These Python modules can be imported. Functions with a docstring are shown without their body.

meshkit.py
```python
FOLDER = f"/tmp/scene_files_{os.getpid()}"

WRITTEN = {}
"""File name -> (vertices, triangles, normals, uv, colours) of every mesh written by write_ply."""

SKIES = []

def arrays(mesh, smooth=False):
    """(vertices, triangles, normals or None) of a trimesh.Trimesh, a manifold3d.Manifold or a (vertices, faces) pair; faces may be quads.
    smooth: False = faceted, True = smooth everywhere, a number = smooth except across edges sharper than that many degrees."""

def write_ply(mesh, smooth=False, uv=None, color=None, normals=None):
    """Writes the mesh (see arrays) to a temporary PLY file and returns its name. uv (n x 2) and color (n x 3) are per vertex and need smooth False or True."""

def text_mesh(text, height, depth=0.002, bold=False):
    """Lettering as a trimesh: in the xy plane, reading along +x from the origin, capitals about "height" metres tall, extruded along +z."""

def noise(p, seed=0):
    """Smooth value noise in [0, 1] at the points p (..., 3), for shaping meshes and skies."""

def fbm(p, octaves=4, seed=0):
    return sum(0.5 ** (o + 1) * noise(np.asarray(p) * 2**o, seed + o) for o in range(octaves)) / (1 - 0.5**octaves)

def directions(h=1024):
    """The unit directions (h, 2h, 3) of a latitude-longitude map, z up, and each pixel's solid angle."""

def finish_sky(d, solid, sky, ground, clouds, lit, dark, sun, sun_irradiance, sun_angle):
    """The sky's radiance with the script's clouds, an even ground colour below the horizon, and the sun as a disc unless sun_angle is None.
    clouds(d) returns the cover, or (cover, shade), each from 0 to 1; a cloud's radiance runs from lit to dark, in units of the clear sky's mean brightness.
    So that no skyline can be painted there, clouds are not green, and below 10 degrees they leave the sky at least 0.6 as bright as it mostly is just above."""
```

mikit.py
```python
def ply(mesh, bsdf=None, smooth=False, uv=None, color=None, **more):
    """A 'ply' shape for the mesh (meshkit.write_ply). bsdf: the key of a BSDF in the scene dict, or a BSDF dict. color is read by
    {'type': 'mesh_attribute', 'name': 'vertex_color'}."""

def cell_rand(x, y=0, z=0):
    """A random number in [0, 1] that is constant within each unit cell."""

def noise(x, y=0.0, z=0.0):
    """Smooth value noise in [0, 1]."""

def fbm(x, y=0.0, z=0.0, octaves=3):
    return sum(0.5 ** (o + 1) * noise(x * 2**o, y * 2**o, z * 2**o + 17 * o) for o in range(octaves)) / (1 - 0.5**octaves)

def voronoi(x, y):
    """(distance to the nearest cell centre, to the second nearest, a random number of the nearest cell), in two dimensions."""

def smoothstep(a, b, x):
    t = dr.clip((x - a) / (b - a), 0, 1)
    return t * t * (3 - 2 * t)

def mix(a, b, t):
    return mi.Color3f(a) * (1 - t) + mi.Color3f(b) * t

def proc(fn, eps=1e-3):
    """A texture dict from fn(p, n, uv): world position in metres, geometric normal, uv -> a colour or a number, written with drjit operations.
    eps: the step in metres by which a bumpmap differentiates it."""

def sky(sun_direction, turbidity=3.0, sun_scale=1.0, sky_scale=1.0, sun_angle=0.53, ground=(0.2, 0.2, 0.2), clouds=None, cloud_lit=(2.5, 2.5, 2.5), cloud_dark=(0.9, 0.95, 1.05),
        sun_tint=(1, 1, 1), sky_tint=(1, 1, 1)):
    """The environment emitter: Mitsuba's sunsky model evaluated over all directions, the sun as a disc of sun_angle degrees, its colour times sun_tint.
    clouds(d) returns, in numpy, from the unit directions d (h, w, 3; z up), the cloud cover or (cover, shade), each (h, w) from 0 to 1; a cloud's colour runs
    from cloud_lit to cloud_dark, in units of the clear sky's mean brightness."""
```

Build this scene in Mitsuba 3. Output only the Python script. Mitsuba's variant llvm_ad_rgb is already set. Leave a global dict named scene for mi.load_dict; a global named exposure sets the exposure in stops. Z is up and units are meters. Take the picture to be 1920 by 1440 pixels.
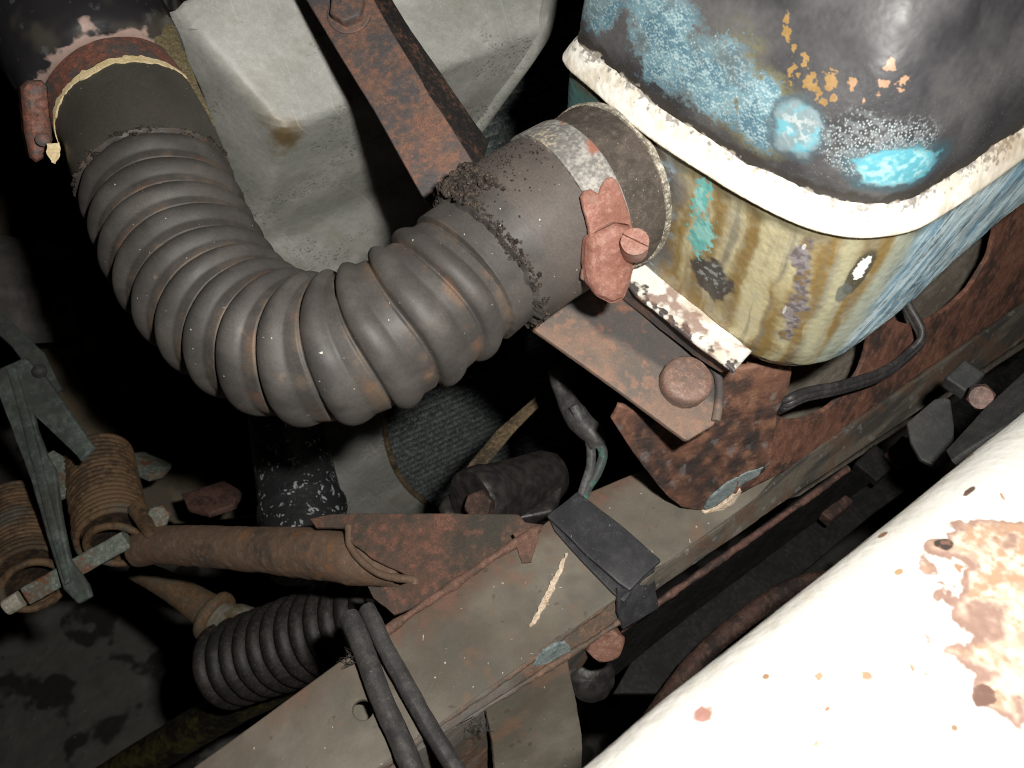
import math, random
import numpy as np
import trimesh, shapely
from shapely.geometry import Polygon
import drjit as dr
import mitsuba as mi
import manifold3d as m3
import mikit, meshkit
from mikit import noise, fbm, voronoi, smoothstep, mix, proc

# ------------------------------------------------------------------ camera, flash, exposure
scene, labels = {}, {}
T = mi.ScalarTransform4f
CAM = np.array([0.0, 0.0, 1.2]); PITCH = math.radians(52.0); FOV = 62.0
RX = np.array([1.0, 0, 0]); UP = np.array([0, math.sin(PITCH), math.cos(PITCH)]); FW = np.array([0, math.cos(PITCH), -math.sin(PITCH)])
FPX = 960.0 / math.tan(math.radians(FOV / 2))
scene['camera'] = {'type': 'thinlens', 'fov': FOV, 'fov_axis': 'x', 'aperture_radius': 0.0006, 'focus_distance': 0.33, 'near_clip': 0.01, 'far_clip': 50.0,
                   'to_world': T().look_at(origin=CAM.tolist(), target=(CAM + FW).tolist(), up=UP.tolist())}
# the camera's own flash: a small lit window 4.5 cm to the right of and 3.5 cm above the lens
FLASH = CAM + 0.045 * RX + 0.036 * UP
scene['flash_light'] = {'type': 'rectangle', 'to_world': T().look_at(origin=FLASH.tolist(), target=(FLASH + FW).tolist(), up=UP.tolist()) @ T().scale([0.009, 0.005, 1]),
                        'emitter': {'type': 'area', 'radiance': {'type': 'rgb', 'value': [3550, 3430, 3220]}}}
exposure = 0.0
labels['flash_light'] = {'label': 'small rectangular flash lamp lighting the scene from beside the lens', 'category': 'lamp'}
random.seed(7); RNG = np.random.default_rng(7)

# ------------------------------------------------------------------ geometry helpers
def ray(px, py):
    return (px - 960) / FPX * RX + (720 - py) / FPX * UP + FW
def W(px, py, d):                                   # a point at distance d along the view axis, metres
    return CAM + d * ray(px, py)
def on(px, py, pl):                                 # a point on the plane (point, normal)
    r = ray(px, py)
    return CAM + r * (np.dot(pl[0] - CAM, pl[1]) / np.dot(r, pl[1]))
def plane3(a, b, c):
    n = np.cross(b - a, c - a); n /= np.linalg.norm(n)
    return (a, n if n @ (CAM - a) > 0 else -n)
def unit(v): return np.asarray(v, float) / np.linalg.norm(v)
def frame(n, hint=(1, 0, 0)):
    n = unit(n); e1 = np.asarray(hint, float); e1 = unit(e1 - n * (e1 @ n)); return e1, np.cross(n, e1), n
TH = math.radians(38.5)
RH = np.array([math.cos(TH), math.sin(TH), 0]); LH = np.array([-math.sin(TH), math.cos(TH), 0]); ZH = np.array([0, 0, 1.0])
HZ = lambda z: (np.array([0, 0, z]), ZH)            # horizontal plane

def manif(v, f): return m3.Manifold(m3.Mesh(np.asarray(v, np.float32), np.asarray(f, np.uint32)))
def unmanif(m):
    q = m.to_mesh(); return np.array(q.vert_properties[:, :3], float), np.array(q.tri_verts, int)
def nz(v, sc, seed=0, octv=3): return meshkit.fbm(np.asarray(v) * sc, octv, seed) * 2 - 1
def roughen(mesh, amp, sc, seed=0, octv=3):
    m = trimesh.Trimesh(*mesh, process=False) if isinstance(mesh, tuple) else mesh
    v = np.array(m.vertices) + np.array(m.vertex_normals) * (nz(m.vertices, sc, seed, octv) * amp)[:, None]
    return (v, np.array(m.faces))
def densify(p, step):
    out = []
    for a, b in zip(p, np.roll(p, -1, 0)):
        n = max(1, int(np.ceil(np.linalg.norm(b - a) / step)))
        out += [a + (b - a) * k / n for k in range(n)]
    return np.array(out)
def slab(outline, fr, thick, bevel=0.0006, step=0.004, holes=(), height=None, jag=0.0, jsc=150.0, rnd=0.0, amp=0.00015, asc=120.0, seed=1, both=True):
    """A plate: 2-D outline in the frame fr=(origin, e1, e2, n), front face at 0, back at -thick, edges rounded, surface uneven."""
    o, e1, e2, n = fr
    poly = Polygon(outline).buffer(0)
    if rnd > 0:
        poly = poly.buffer(-rnd).buffer(2 * rnd).buffer(-rnd)
    for h in holes: poly = poly.difference(Polygon(h))
    if poly.geom_type != 'Polygon': poly = max(poly.geoms, key=lambda g: g.area)
    poly = shapely.geometry.polygon.orient(poly.simplify(step * 0.02), 1.0)
    loops = []
    for r in (poly.exterior, *poly.interiors):
        q = densify(np.array(r.coords)[:-1], step)
        t = unit_rows(np.roll(q, -1, 0) - np.roll(q, 1, 0)); nl = np.stack([-t[:, 1], t[:, 0]], 1)
        if jag > 0:
            q = q + nl * (nz(np.c_[q, np.full(len(q), seed * 3.1)], jsc, seed, 4) * jag)[:, None]
        loops.append((q, nl))
    b = bevel
    if both: prof = [(b, 0), (b * 0.3, -b * 0.3), (0, -b), (0, -thick + b), (b * 0.3, -thick + b * 0.3), (b, -thick)]
    else: prof = [(b, 0), (b * 0.3, -b * 0.3), (0, -b), (0, -thick)]
    V, F, at = [], [], 0
    N = sum(len(q) for q, _ in loops)
    for ins, z in prof:
        for q, nl in loops: V.append(np.c_[q + nl * ins, np.full(len(q), z)])
    V = np.vstack(V)
    off = 0
    for q, _ in loops:
        k = len(q); i = np.arange(k) + off; j = (np.arange(k) + 1) % k + off
        for r in range(len(prof) - 1):
            F += [np.c_[i + r * N, i + (r + 1) * N, j + (r + 1) * N], np.c_[i + r * N, j + (r + 1) * N, j + r * N]]
        off += k
    cap = np.asarray(m3.triangulate([(q + nl * prof[0][0]) for q, nl in loops]))
    F.append(cap); 
    cap2 = np.asarray(m3.triangulate([(q + nl * prof[-1][0]) for q, nl in loops]))
    F.append(cap2[:, ::-1] + (len(prof) - 1) * N)
    F = np.vstack(F)
    m = manif(V, F)
    if m.status() == m3.Error.NoError and not m.is_empty():
        V, F = unmanif(m.refine_to_length(step))
    z = V[:, 2].copy()
    if height is not None: z = z + height(V[:, 0], V[:, 1])
    P = o + V[:, :1] * e1 + V[:, 1:2] * e2 + z[:, None] * n
    if amp > 0: P = P + n * (nz(P, asc, seed) * amp)[:, None]
    return P, F
def unit_rows(a): return a / np.maximum(np.linalg.norm(a, axis=1, keepdims=True), 1e-12)
def to2d(p3, fr): return np.array([[(p - fr[0]) @ fr[1], (p - fr[0]) @ fr[2]] for p in p3])
def plate(pix, pl, thick, holes=(), **kw):
    """Plate whose outline is given where its corners lie on the plane pl."""
    p3 = [on(x, y, pl) for x, y in pix]
    o = np.mean(p3, 0); e1, e2, n = frame(pl[1], kw.pop('hint', (1, 0, 0)))
    fr = (o, e1, e2, n)
    hs = [to2d([on(x, y, pl) for x, y in h], fr) for h in holes]
    return slab(to2d(p3, fr), fr, thick, holes=hs, **kw)
def spline(pts, n=200):
    """Catmull-Rom through the points, resampled evenly by length."""
    p = np.asarray(pts, float); p = np.vstack([2 * p[0] - p[1], p, 2 * p[-1] - p[-2]])
    out = []
    for i in range(1, len(p) - 2):
        for t in np.linspace(0, 1, 40, endpoint=False):
            a, b, c, d = p[i - 1:i + 3]
            out.append(0.5 * (2 * b + (c - a) * t + (2 * a - 5 * b + 4 * c - d) * t * t + (3 * b - a - 3 * c + d) * t ** 3))
    out.append(p[-2]); out = np.array(out)
    s = np.r_[0, np.cumsum(np.linalg.norm(np.diff(out, axis=0), axis=1))]
    q = np.linspace(0, s[-1], n)
    return np.stack([np.interp(q, s, out[:, k]) for k in range(3)], 1), q
def frames(path, up=(0.1, 0.2, 1)):
    t = np.gradient(path, axis=0); t = unit_rows(t)
    a = np.zeros_like(path); v = np.asarray(up, float)
    for i in range(len(path)):
        v = v - t[i] * (v @ t[i]); v = unit(v); a[i] = v
    return t, a, np.cross(t, a)
def sweep(path, rad, seg=32, up=(0.1, 0.2, 1), cap=True):
    """Tube along path; rad: number, (n,) or (n, seg). Returns (v, f, uv)."""
    path = np.asarray(path, float); n = len(path)
    t, a, b = frames(path, up)
    ang = np.arange(seg) * 2 * np.pi / seg
    rad = np.asarray(rad, float)
    rad = np.broadcast_to(rad[:, None] if rad.ndim == 1 else rad, (n, seg))
    v = path[:, None] + rad[..., None] * (np.cos(ang)[None, :, None] * a[:, None] + np.sin(ang)[None, :, None] * b[:, None])
    s = np.r_[0, np.cumsum(np.linalg.norm(np.diff(path, axis=0), axis=1))]
    uv = np.stack(np.broadcast_arrays(s[:, None], ang[None]), -1).reshape(-1, 2)
    v = v.reshape(-1, 3)
    i = np.arange(n - 1)[:, None] * seg; j = np.arange(seg)[None]; k = (j + 1) % seg
    f = np.vstack([np.stack(x, -1).reshape(-1, 3) for x in ((i + j, i + k, i + seg + k), (i + j, i + seg + k, i + seg + j))])
    if cap:
        v = np.vstack([v, path[:1], path[-1:]]); uv = np.vstack([uv, [[0, 0]], [[s[-1], 0]]])
        j = np.arange(seg); k = (j + 1) % seg; m = n * seg
        f = np.vstack([f, np.c_[k, j, np.full(seg, m)], np.c_[(n - 1) * seg + j, (n - 1) * seg + k, np.full(seg, m + 1)]])
    return v, f, uv
def lathe(p, axis, prof, seg=48, up=(0.1, 0.2, 1)):
    """Solid of revolution: prof = [(distance along axis, radius), ...]."""
    axis = unit(axis); prof = np.asarray(prof, float)
    e1, e2, _ = frame(axis, up if abs(unit(up) @ axis) < 0.95 else (1, 0, 0))
    ang = np.arange(seg) * 2 * np.pi / seg
    v = p + prof[:, 0][:, None, None] * axis + prof[:, 1][:, None, None] * (np.cos(ang)[None, :, None] * e1 + np.sin(ang)[None, :, None] * e2)
    v = v.reshape(-1, 3); n = len(prof)
    i = np.arange(n - 1)[:, None] * seg; j = np.arange(seg)[None]; k = (j + 1) % seg
    f = np.vstack([np.stack(x, -1).reshape(-1, 3) for x in ((i + j, i + k, i + seg + k), (i + j, i + seg + k, i + seg + j))])
    v = np.vstack([v, [p + axis * prof[0, 0]], [p + axis * prof[-1, 0]]]); j = np.arange(seg); k = (j + 1) % seg; m = n * seg
    return v, np.vstack([f, np.c_[k, j, np.full(seg, m)], np.c_[(n - 1) * seg + j, (n - 1) * seg + k, np.full(seg, m + 1)]])
def hexnut(p, axis, r, h, spin=0.0, hint=(1, 0, 0)):
    """Six-sided head with a chamfered crown, its foot at p."""
    e1, e2, n = frame(axis, hint); a = np.arange(6) * np.pi / 3 + spin; c = np.arange(24) * np.pi / 12
    pts = [p + r * (math.cos(x) * e1 + math.sin(x) * e2) + z * n for x in a for z in (0, h * 0.8)] + [p + r * 0.82 * (math.cos(x) * e1 + math.sin(x) * e2) + h * n for x in c]
    return unmanif(m3.Manifold.hull_points(np.array(pts)).refine_to_length(r * 0.35))
def rbox(c, axes, half, r):
    """Rounded box."""
    s = m3.Manifold.sphere(r, 20); h = np.maximum(np.array(half) - r, 1e-5)
    m = m3.Manifold.batch_hull([s.translate((np.array(k) * h).tolist()) for k in np.array(np.meshgrid(*[[-1, 1]] * 3)).T.reshape(-1, 3)])
    v, f = unmanif(m.refine_to_length(max(r, min(half) * 0.4)))
    return c + v @ np.array(axes), f
def join(*ms):
    V, F, at = [], [], 0
    for m in ms:
        V.append(m[0]); F.append(np.asarray(m[1]) + at); at += len(m[0])
    return np.vstack(V), np.vstack(F)
def torus(c, axis, R, r, seg=48, hint=(1, 0, 0), a0=0.0, a1=2 * np.pi):
    e1, e2, n = frame(axis, hint); a = np.linspace(a0, a1, seg)
    path = c + R * (np.cos(a)[:, None] * e1 + np.sin(a)[:, None] * e2)
    return sweep(path, r, 14, up=axis, cap=(a1 - a0 < 6.28))[:2]
def crumbs(points, sizes, seed=0):
    base = trimesh.creation.icosphere(subdivisions=1); out = []
    rg = np.random.default_rng(seed)
    for p, s in zip(points, sizes):
        v = base.vertices * (0.65 + 0.7 * rg.random((len(base.vertices), 1))) * rg.uniform(0.6, 1.2, 3)
        out.append((p + v * s, base.faces))
    return join(*out)

def add(key, mesh, bsdf, smooth=35, uv=None):
    scene[key] = mikit.ply((mesh[0], mesh[1]), bsdf, smooth=(True if uv is not None else smooth), uv=uv)
    return key
def tag(key, label, cat=None, kind=None, group=None):
    labels[key] = {'label': label}
    if cat: labels[key]['category'] = cat
    if kind: labels[key]['kind'] = kind
    if group: labels[key]['group'] = group
#__MATERIALS__
# ------------------------------------------------------------------ materials (all procedural)
def fb(p, s, o=3, k=0.0): return fbm(p.x * s + k, p.y * s + 1.7 * k, p.z * s, o)
def ns(p, s, k=0.0): return noise(p.x * s + k, p.y * s, p.z * s + k)
def mat(name, col, rough=.6, spec=.4, metal=0.0, bump=None, bscale=.0004, beps=.0004, **kw):
    b = {'type': 'principled', 'base_color': proc(col) if callable(col) else {'type': 'rgb', 'value': list(col)}, 'roughness': proc(rough) if callable(rough) else rough, 'specular': spec, **kw}
    if metal: b['metallic'] = metal
    if bump is not None: b = {'type': 'bumpmap', 'arbitrary': proc(bump, beps), 'scale': bscale, 'bsdf': b}
    scene[name] = {'type': 'twosided', 'bsdf': b}
def rusty(dark, mid, light, sc=110., k=0.0, th=.5, dust=None, dots=.0, zs=1.0):
    def f(p, n, uv):
        if zs != 1.0: p = mi.Point3f(p.x, p.y, p.z * zs)
        a = fb(p, sc, 5, k); m = fb(p, sc * 5.3, 3, k + 3.1); g = ns(p, 2600., k)
        w = smoothstep(th - .15, th + .13, a * .66 + m * .34)
        c = mix(mix(dark, mid, w), light, smoothstep(.46, .74, m * .6 + a * .2 + g * .2) * (.3 + .7 * w))
        c = c * (.80 + .40 * g)
        if dust is not None: c = mix(c, dust, smoothstep(.52, .66, fb(p, sc * .55, 3, k + 9.)) * .55)
        if dots: c = mix(c, (.62, .58, .52), smoothstep(.93, .97, ns(p, 1500., k + 5.)) * dots)
        return c
    return f
bump_rust = lambda p, n, uv: fb(p, 420., 3)
bump_fine = lambda p, n, uv: fb(p, 1100., 2)
R_DARK, R_MID, R_LIGHT = (.045, .030, .026), (.125, .055, .034), (.20, .095, .055)
mat('m_rust_strut', rusty((.066, .060, .060), (.128, .078, .060), (.185, .092, .062), 105., 1.3, .49), .62, .35, bump=bump_rust, bscale=.0003)
mat('m_black_rust', rusty((.020, .019, .019), (.050, .034, .028), (.12, .060, .042), 110., 7.7, .60), .5, .4, bump=bump_rust, bscale=.0002)
def bracket_col(p, n, uv):
    q = p - mi.Point3f(float(bp[0][0]), float(bp[0][1]), float(bp[0][2])); e = unit(on(1340, 690, bp) - on(1110, 545, bp)); f_ = np.cross(bp[1], e); f_ = f_ * np.sign(f_ @ (on(1225, 600, bp) - on(1100, 700, bp)))
    h = (p.x - float(BL0[0])) * float(f_[0]) + (p.y - float(BL0[1])) * float(f_[1]) + (p.z - float(BL0[2])) * float(f_[2])
    a = fb(p, 80., 5, 4.2); m = fb(p, 420., 3, 2.); g = ns(p, 2500.)
    c = mix((.115, .095, .082), (.185, .122, .092), smoothstep(.36, .62, a)); c = mix(c, (.235, .135, .095), smoothstep(.50, .72, m) * .7)
    c = mix(c, mix((.050, .047, .046), (.155, .075, .048), smoothstep(.56, .76, a * .5 + m * .5)), smoothstep(-.0185, -.0145, h + .006 * (a - .5)) * .9)
    return c * (.84 + .32 * g)
mat('m_bracket', bracket_col, .7, .3, bump=bump_rust, bscale=.0002)
mat('m_bolt', rusty((.115, .088, .076), (.175, .105, .08), (.215, .14, .112), 170., 2.2, .48), .6, .4, bump=bump_rust, bscale=.0004)
def post_col(p, n, uv):
    p = mi.Point3f(p.x, p.y, p.z * .5)
    a = fb(p, 85., 4, 5.5); m = fb(p, 230., 5, 2.); g = ns(p, 2400., 1.)
    c = mix((.046, .036, .033), (.165, .080, .054), smoothstep(.34, .62, a * .55 + m * .45))
    c = mix(c, (.235, .125, .080), smoothstep(.50, .74, m) * .8); c = mix(c, (.21, .20, .20), smoothstep(.62, .76, fb(p, 260., 4, 8.)) * .45)
    return c * (.8 + .4 * g)
mat('m_rust_post', post_col, .62, .4, bump=bump_rust, bscale=.0005)
mat('m_rust_panel', rusty((.062, .044, .038), (.190, .088, .060), (.255, .130, .088), 66., 8.8, .46, dots=.5, zs=.6), .7, .3, bump=bump_rust, bscale=.0003)
mat('m_rust_dark', rusty((.05, .035, .030), (.13, .070, .055), (.17, .095, .075), 120., 3.4, .45), .6, .4)
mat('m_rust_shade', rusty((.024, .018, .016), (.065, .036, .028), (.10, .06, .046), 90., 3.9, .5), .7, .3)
mat('m_rust_pink', rusty((.085, .062, .048), (.155, .084, .062), (.20, .12, .088), 120., 2.9, .42), .75, .25, bump=bump_rust, bscale=.0003)
mat('m_rust_orange', rusty((.150, .080, .058), (.205, .105, .076), (.25, .15, .115), 110., 6.1, .42), .55, .4, bump=bump_rust, bscale=.0004)
def tube_col(p, n, uv):
    a = fb(p, 75., 4, 2.2); m = fb(p, 330., 3, 6.); g = ns(p, 2300.)
    c = mix((.150, .098, .068), (.055, .052, .048), smoothstep(.44, .70, a * .7 + m * .3) * .85); c = mix(c, (.22, .145, .10), smoothstep(.50, .70, m) * .6); c = mix(c, (.25, .12, .05), smoothstep(.60, .74, fb(p, 150., 3, 4.)) * .5)
    return c * (.82 + .36 * g)
mat('m_rust_tube', tube_col, .65, .3, bump=bump_rust, bscale=.0003)
mat('m_rust_gusset', rusty((.060, .054, .044), (.120, .070, .052), (.20, .095, .068), 60., 9.4, .46), .7, .25, bump=bump_rust, bscale=.0003)
def beam_col(p, n, uv):
    a = fb(p, 38., 4, 1.1); m = fb(p, 190., 4, 3.); g = ns(p, 2500.); r = fb(p, 60., 4, 12.)
    c = mix((.105, .090, .068), (.190, .170, .138), smoothstep(.32, .66, fb(p, 16., 4, 3.) * .55 + a * .45)); c = c * (.84 + .32 * m)
    hr = (p.x - float(BR0[0])) * float(BRN[0]) + (p.y - float(BR0[1])) * float(BRN[1])
    al = (p.x - float(BR0[0])) * float(_bd[0]) + (p.y - float(BR0[1])) * float(_bd[1])
    c = mix(c, (.098, .092, .076), smoothstep(.48, .68, fb(p, 60., 4, 7.)) * .55)
    c = mix(c, (.185, .105, .070), smoothstep(.55, .68, r * .7 + m * .3) * .6)
    c = mix(c, mix((.155, .085, .062), (.11, .075, .056), smoothstep(.4, .6, m)), smoothstep(.016, .002, hr + .016 * (a - .5) + .010 * (m - .5)) * (.25 + .65 * smoothstep(-1.1 * float(BRL), -.8 * float(BRL), al)))
    c = mix(c, (.070, .045, .032), smoothstep(.70, .80, fb(p, 260., 3, 5.)) * .5)
    c = mix(c, (.46, .42, .36), smoothstep(.955, .98, ns(p, 520., 4.)))
    return c * (.93 + .14 * g)
mat('m_beam', beam_col, .68, .3, bump=bump_rust, bscale=.00016)
def beam_dark_col(p, n, uv):
    s = (p.x * RH[0] + p.y * RH[1]); a = fbm(s * 30., p.z * 260., (p.x - p.y) * 60., 4); m = fb(p, 220., 3, 3.); g = ns(p, 2400.)
    c = mix((.060, .056, .050), (.125, .108, .086), smoothstep(.36, .62, a)); c = mix(c, (.115, .070, .048), smoothstep(.54, .66, fb(p, 70., 3, 5.)) * .7)
    c = mix(c, (.24, .24, .23), smoothstep(.66, .74, m) * .4)
    return c * (.8 + .4 * g)
mat('m_beam_dark', beam_dark_col, .6, .35, bump=bump_rust, bscale=.0003)
mat('m_beam_rust', rusty((.094, .080, .066), (.125, .082, .058), (.20, .118, .08), 75., 5.2, .52, dust=(.15, .15, .14)), .7, .3, bump=bump_rust, bscale=.0004)
mat('m_scrape', rusty((.42, .30, .19), (.62, .50, .38), (.75, .64, .52), 500., 1.0, .4), .9, .1, bump=bump_rust, bscale=.0006)
mat('m_salmon', rusty((.165, .072, .052), (.220, .100, .075), (.26, .145, .115), 120., 3.3, .42, dust=(.27, .20, .165)), .62, .3, bump=bump_rust, bscale=.0004)
mat('m_clamp_brown', rusty((.075, .068, .064), (.135, .064, .048), (.23, .088, .060), 130., 6.6, .47), .62, .35, bump=bump_rust, bscale=.0004)
def zinc_col(p, n, uv):
    m = fb(p, 1000., 3, 2.) * .7 + .3 * fb(p, 200., 2, 3.); a = fb(p, 90., 3, 7.)
    c = mix((.135, .128, .120), (.30, .285, .26), smoothstep(.36, .72, m)); c = mix(c, (.40, .33, .22), smoothstep(.55, .68, a) * smoothstep(.40, .60, m) * .7)
    return mix(c, (.23, .085, .055), smoothstep(.68, .73, fb(p, 70., 3, 31.)) * .9)
mat('m_zinc', zinc_col, .5, .5, bump=bump_rust, bscale=.0004)
mat('m_cream', rusty((.50, .38, .19), (.62, .50, .28), (.70, .58, .40), 200., 2., .4), .7, .3)
def housing_col(p, n, uv):
    t = (p.x - float(hb[0])) * float(ha[0]) + (p.y - float(hb[1])) * float(ha[1]) + (p.z - float(hb[2])) * float(ha[2])
    w = fb(p, 130., 4, 3.)
    c = mix((.022, .021, .023), (.055, .050, .042), smoothstep(.50, .68, fb(p, 60., 3)))
    pink = smoothstep(.0205, .0185, t + (w - .5) * .016)
    c = mix(c, mix((.40, .29, .25), (.30, .21, .18), fb(p, 300., 3)), pink)
    return mix(c, (.10, .11, .12), smoothstep(.66, .78, fb(p, 210., 3, 8.)) * .5)
mat('m_housing', housing_col, lambda p, n, uv: .20 + .25 * fb(p, 150., 2), .6)
def sand_col(p, n, uv):
    g = ns(p, 1700.); return mix(mix((.085, .070, .035), (.17, .14, .085), g), (.45, .40, .32), smoothstep(.90, .95, ns(p, 1250., 3.)))
mat('m_sand', sand_col, .95, .1, bump=lambda p, n, uv: ns(p, 1500.), bscale=.0006)
def cowl_col(p, n, uv):
    x, y, z = p.x - float(CO[0]), p.y - float(CO[1]), p.z - float(CO[2])
    a = fb(p, 30., 5, 2.); m = fb(p, 240., 4, 5.); g = ns(p, 2100.)
    c = mix((.245, .250, .226), (.335, .335, .308), smoothstep(.30, .70, a)); c = c * (.84 + .32 * fb(p, 500., 3, 3.))
    c = mix(c, (.10, .10, .092), smoothstep(.60, .70, fb(p, 900., 2, 6.)) * smoothstep(.52, .66, fb(p, 40., 3, 14.)) * .75)
    c = mix(c, (.43, .43, .40), smoothstep(.58, .74, noise((x + z * .4) * 420., z * 60., y * 300.)) * smoothstep(.45, .65, a) * .35)
    c = mix(c, (.40, .40, .37), smoothstep(.50, .78, m * .5 + g * .5) * .35)
    c = mix(c, (.17, .168, .148), smoothstep(.56, .74, fb(p, 110., 5, 9.)) * .28)
    d = dr.sqrt(x * x + y * y + dr.square(z + .004) * .8) * (1 + 1.1 * (m - .5))
    c = mix(c, (.050, .030, .012), smoothstep(.0085, .0030, d)); c = mix(c, (.17, .125, .066), smoothstep(.013, .006, d) * .6)
    c = mix(c, (.19, .165, .115), smoothstep(.54, .72, fb(p, 46., 4, 21.)) * .32)
    sc_ = noise((x + z * .35) * 900., z * 22., 3.); c = mix(c, (.42, .42, .39), smoothstep(.88, .95, sc_) * .35)
    return c * (.95 + .10 * g)
mat('m_cowl', cowl_col, .46, .5, bump=lambda p, n, uv: fb(p, 420., 3), bscale=.00008)
mat('m_rimtan', rusty((.055, .046, .032), (.14, .105, .064), (.24, .17, .10), 110., 2., .45), .5, .4)
mat('m_brassrim', rusty((.10, .09, .07), (.28, .25, .20), (.48, .45, .38), 260., 2., .46), .35, .6)
mat('m_core', rusty((.08, .105, .105), (.20, .25, .24), (.38, .47, .46), 210., 2., .50), .5, .5)
mat('m_core_edge', rusty((.075, .088, .088), (.22, .24, .235), (.42, .45, .44), 420., 5., .52), .5, .5)
def hose_col(p, n, uv):
    t = uv.x / float((S1 - S0) / NR); fr = t - dr.floor(t); a = fb(p, 65., 4, 2.); m = fb(p, 260., 3, 4.); g = ns(p, 2300.)
    c = mix((.045, .041, .038), (.066, .060, .055), smoothstep(.38, .62, a)) * (.85 + .30 * m)
    rib = smoothstep(-.15, .0, t) * smoothstep(float(NR) + .25, float(NR), t)
    gr = (smoothstep(.66, .90, fr) + smoothstep(.07, .0, fr)) * rib
    c = mix(c, (.105, .074, .050), dr.clip(gr * smoothstep(.38, .70, a * .5 + m * .5) * .75, 0, 1))
    c = mix(c, (.20, .085, .040), gr * smoothstep(.58, .74, fb(p, 110., 4, 9.)) * .25)
    far = smoothstep(float(NR) + 1.2, float(NR) + 2., t)
    c = mix(c, (.092, .076, .067), far * (.45 + .4 * m)); c = mix(c, (.058, .054, .044), smoothstep(.0, -.3, t) * .7)
    c = mix(c, (.17, .115, .085), smoothstep(.74, .82, fb(p, 85., 4, 17.)) * smoothstep(.42, .62, m) * .5 * rib)
    c = mix(c, (.55, .52, .47), smoothstep(.955, .985, ns(p, 800., 7.)))
    seamline = smoothstep(.0016, .0005, dr.abs(uv.y - .615 - .004 * (m - .5))) * rib
    c = mix(c, (.025, .023, .022), seamline * .6)
    return c * (.84 + .32 * g)
mat('m_hose', hose_col, lambda p, n, uv: .50 + .14 * fb(p, 120., 2, 3.), .30, bump=lambda p, n, uv: fb(p, 1000., 2), bscale=.00003)
mat('m_dirt', rusty((.016, .014, .013), (.042, .034, .028), (.10, .078, .062), 700., 2., .5), .95, .1)
mat('m_collar', rusty((.042, .036, .031), (.070, .057, .047), (.095, .078, .064), 90., 3., .45, dots=.5), .85, .2, bump=bump_fine, bscale=.00025)
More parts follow.
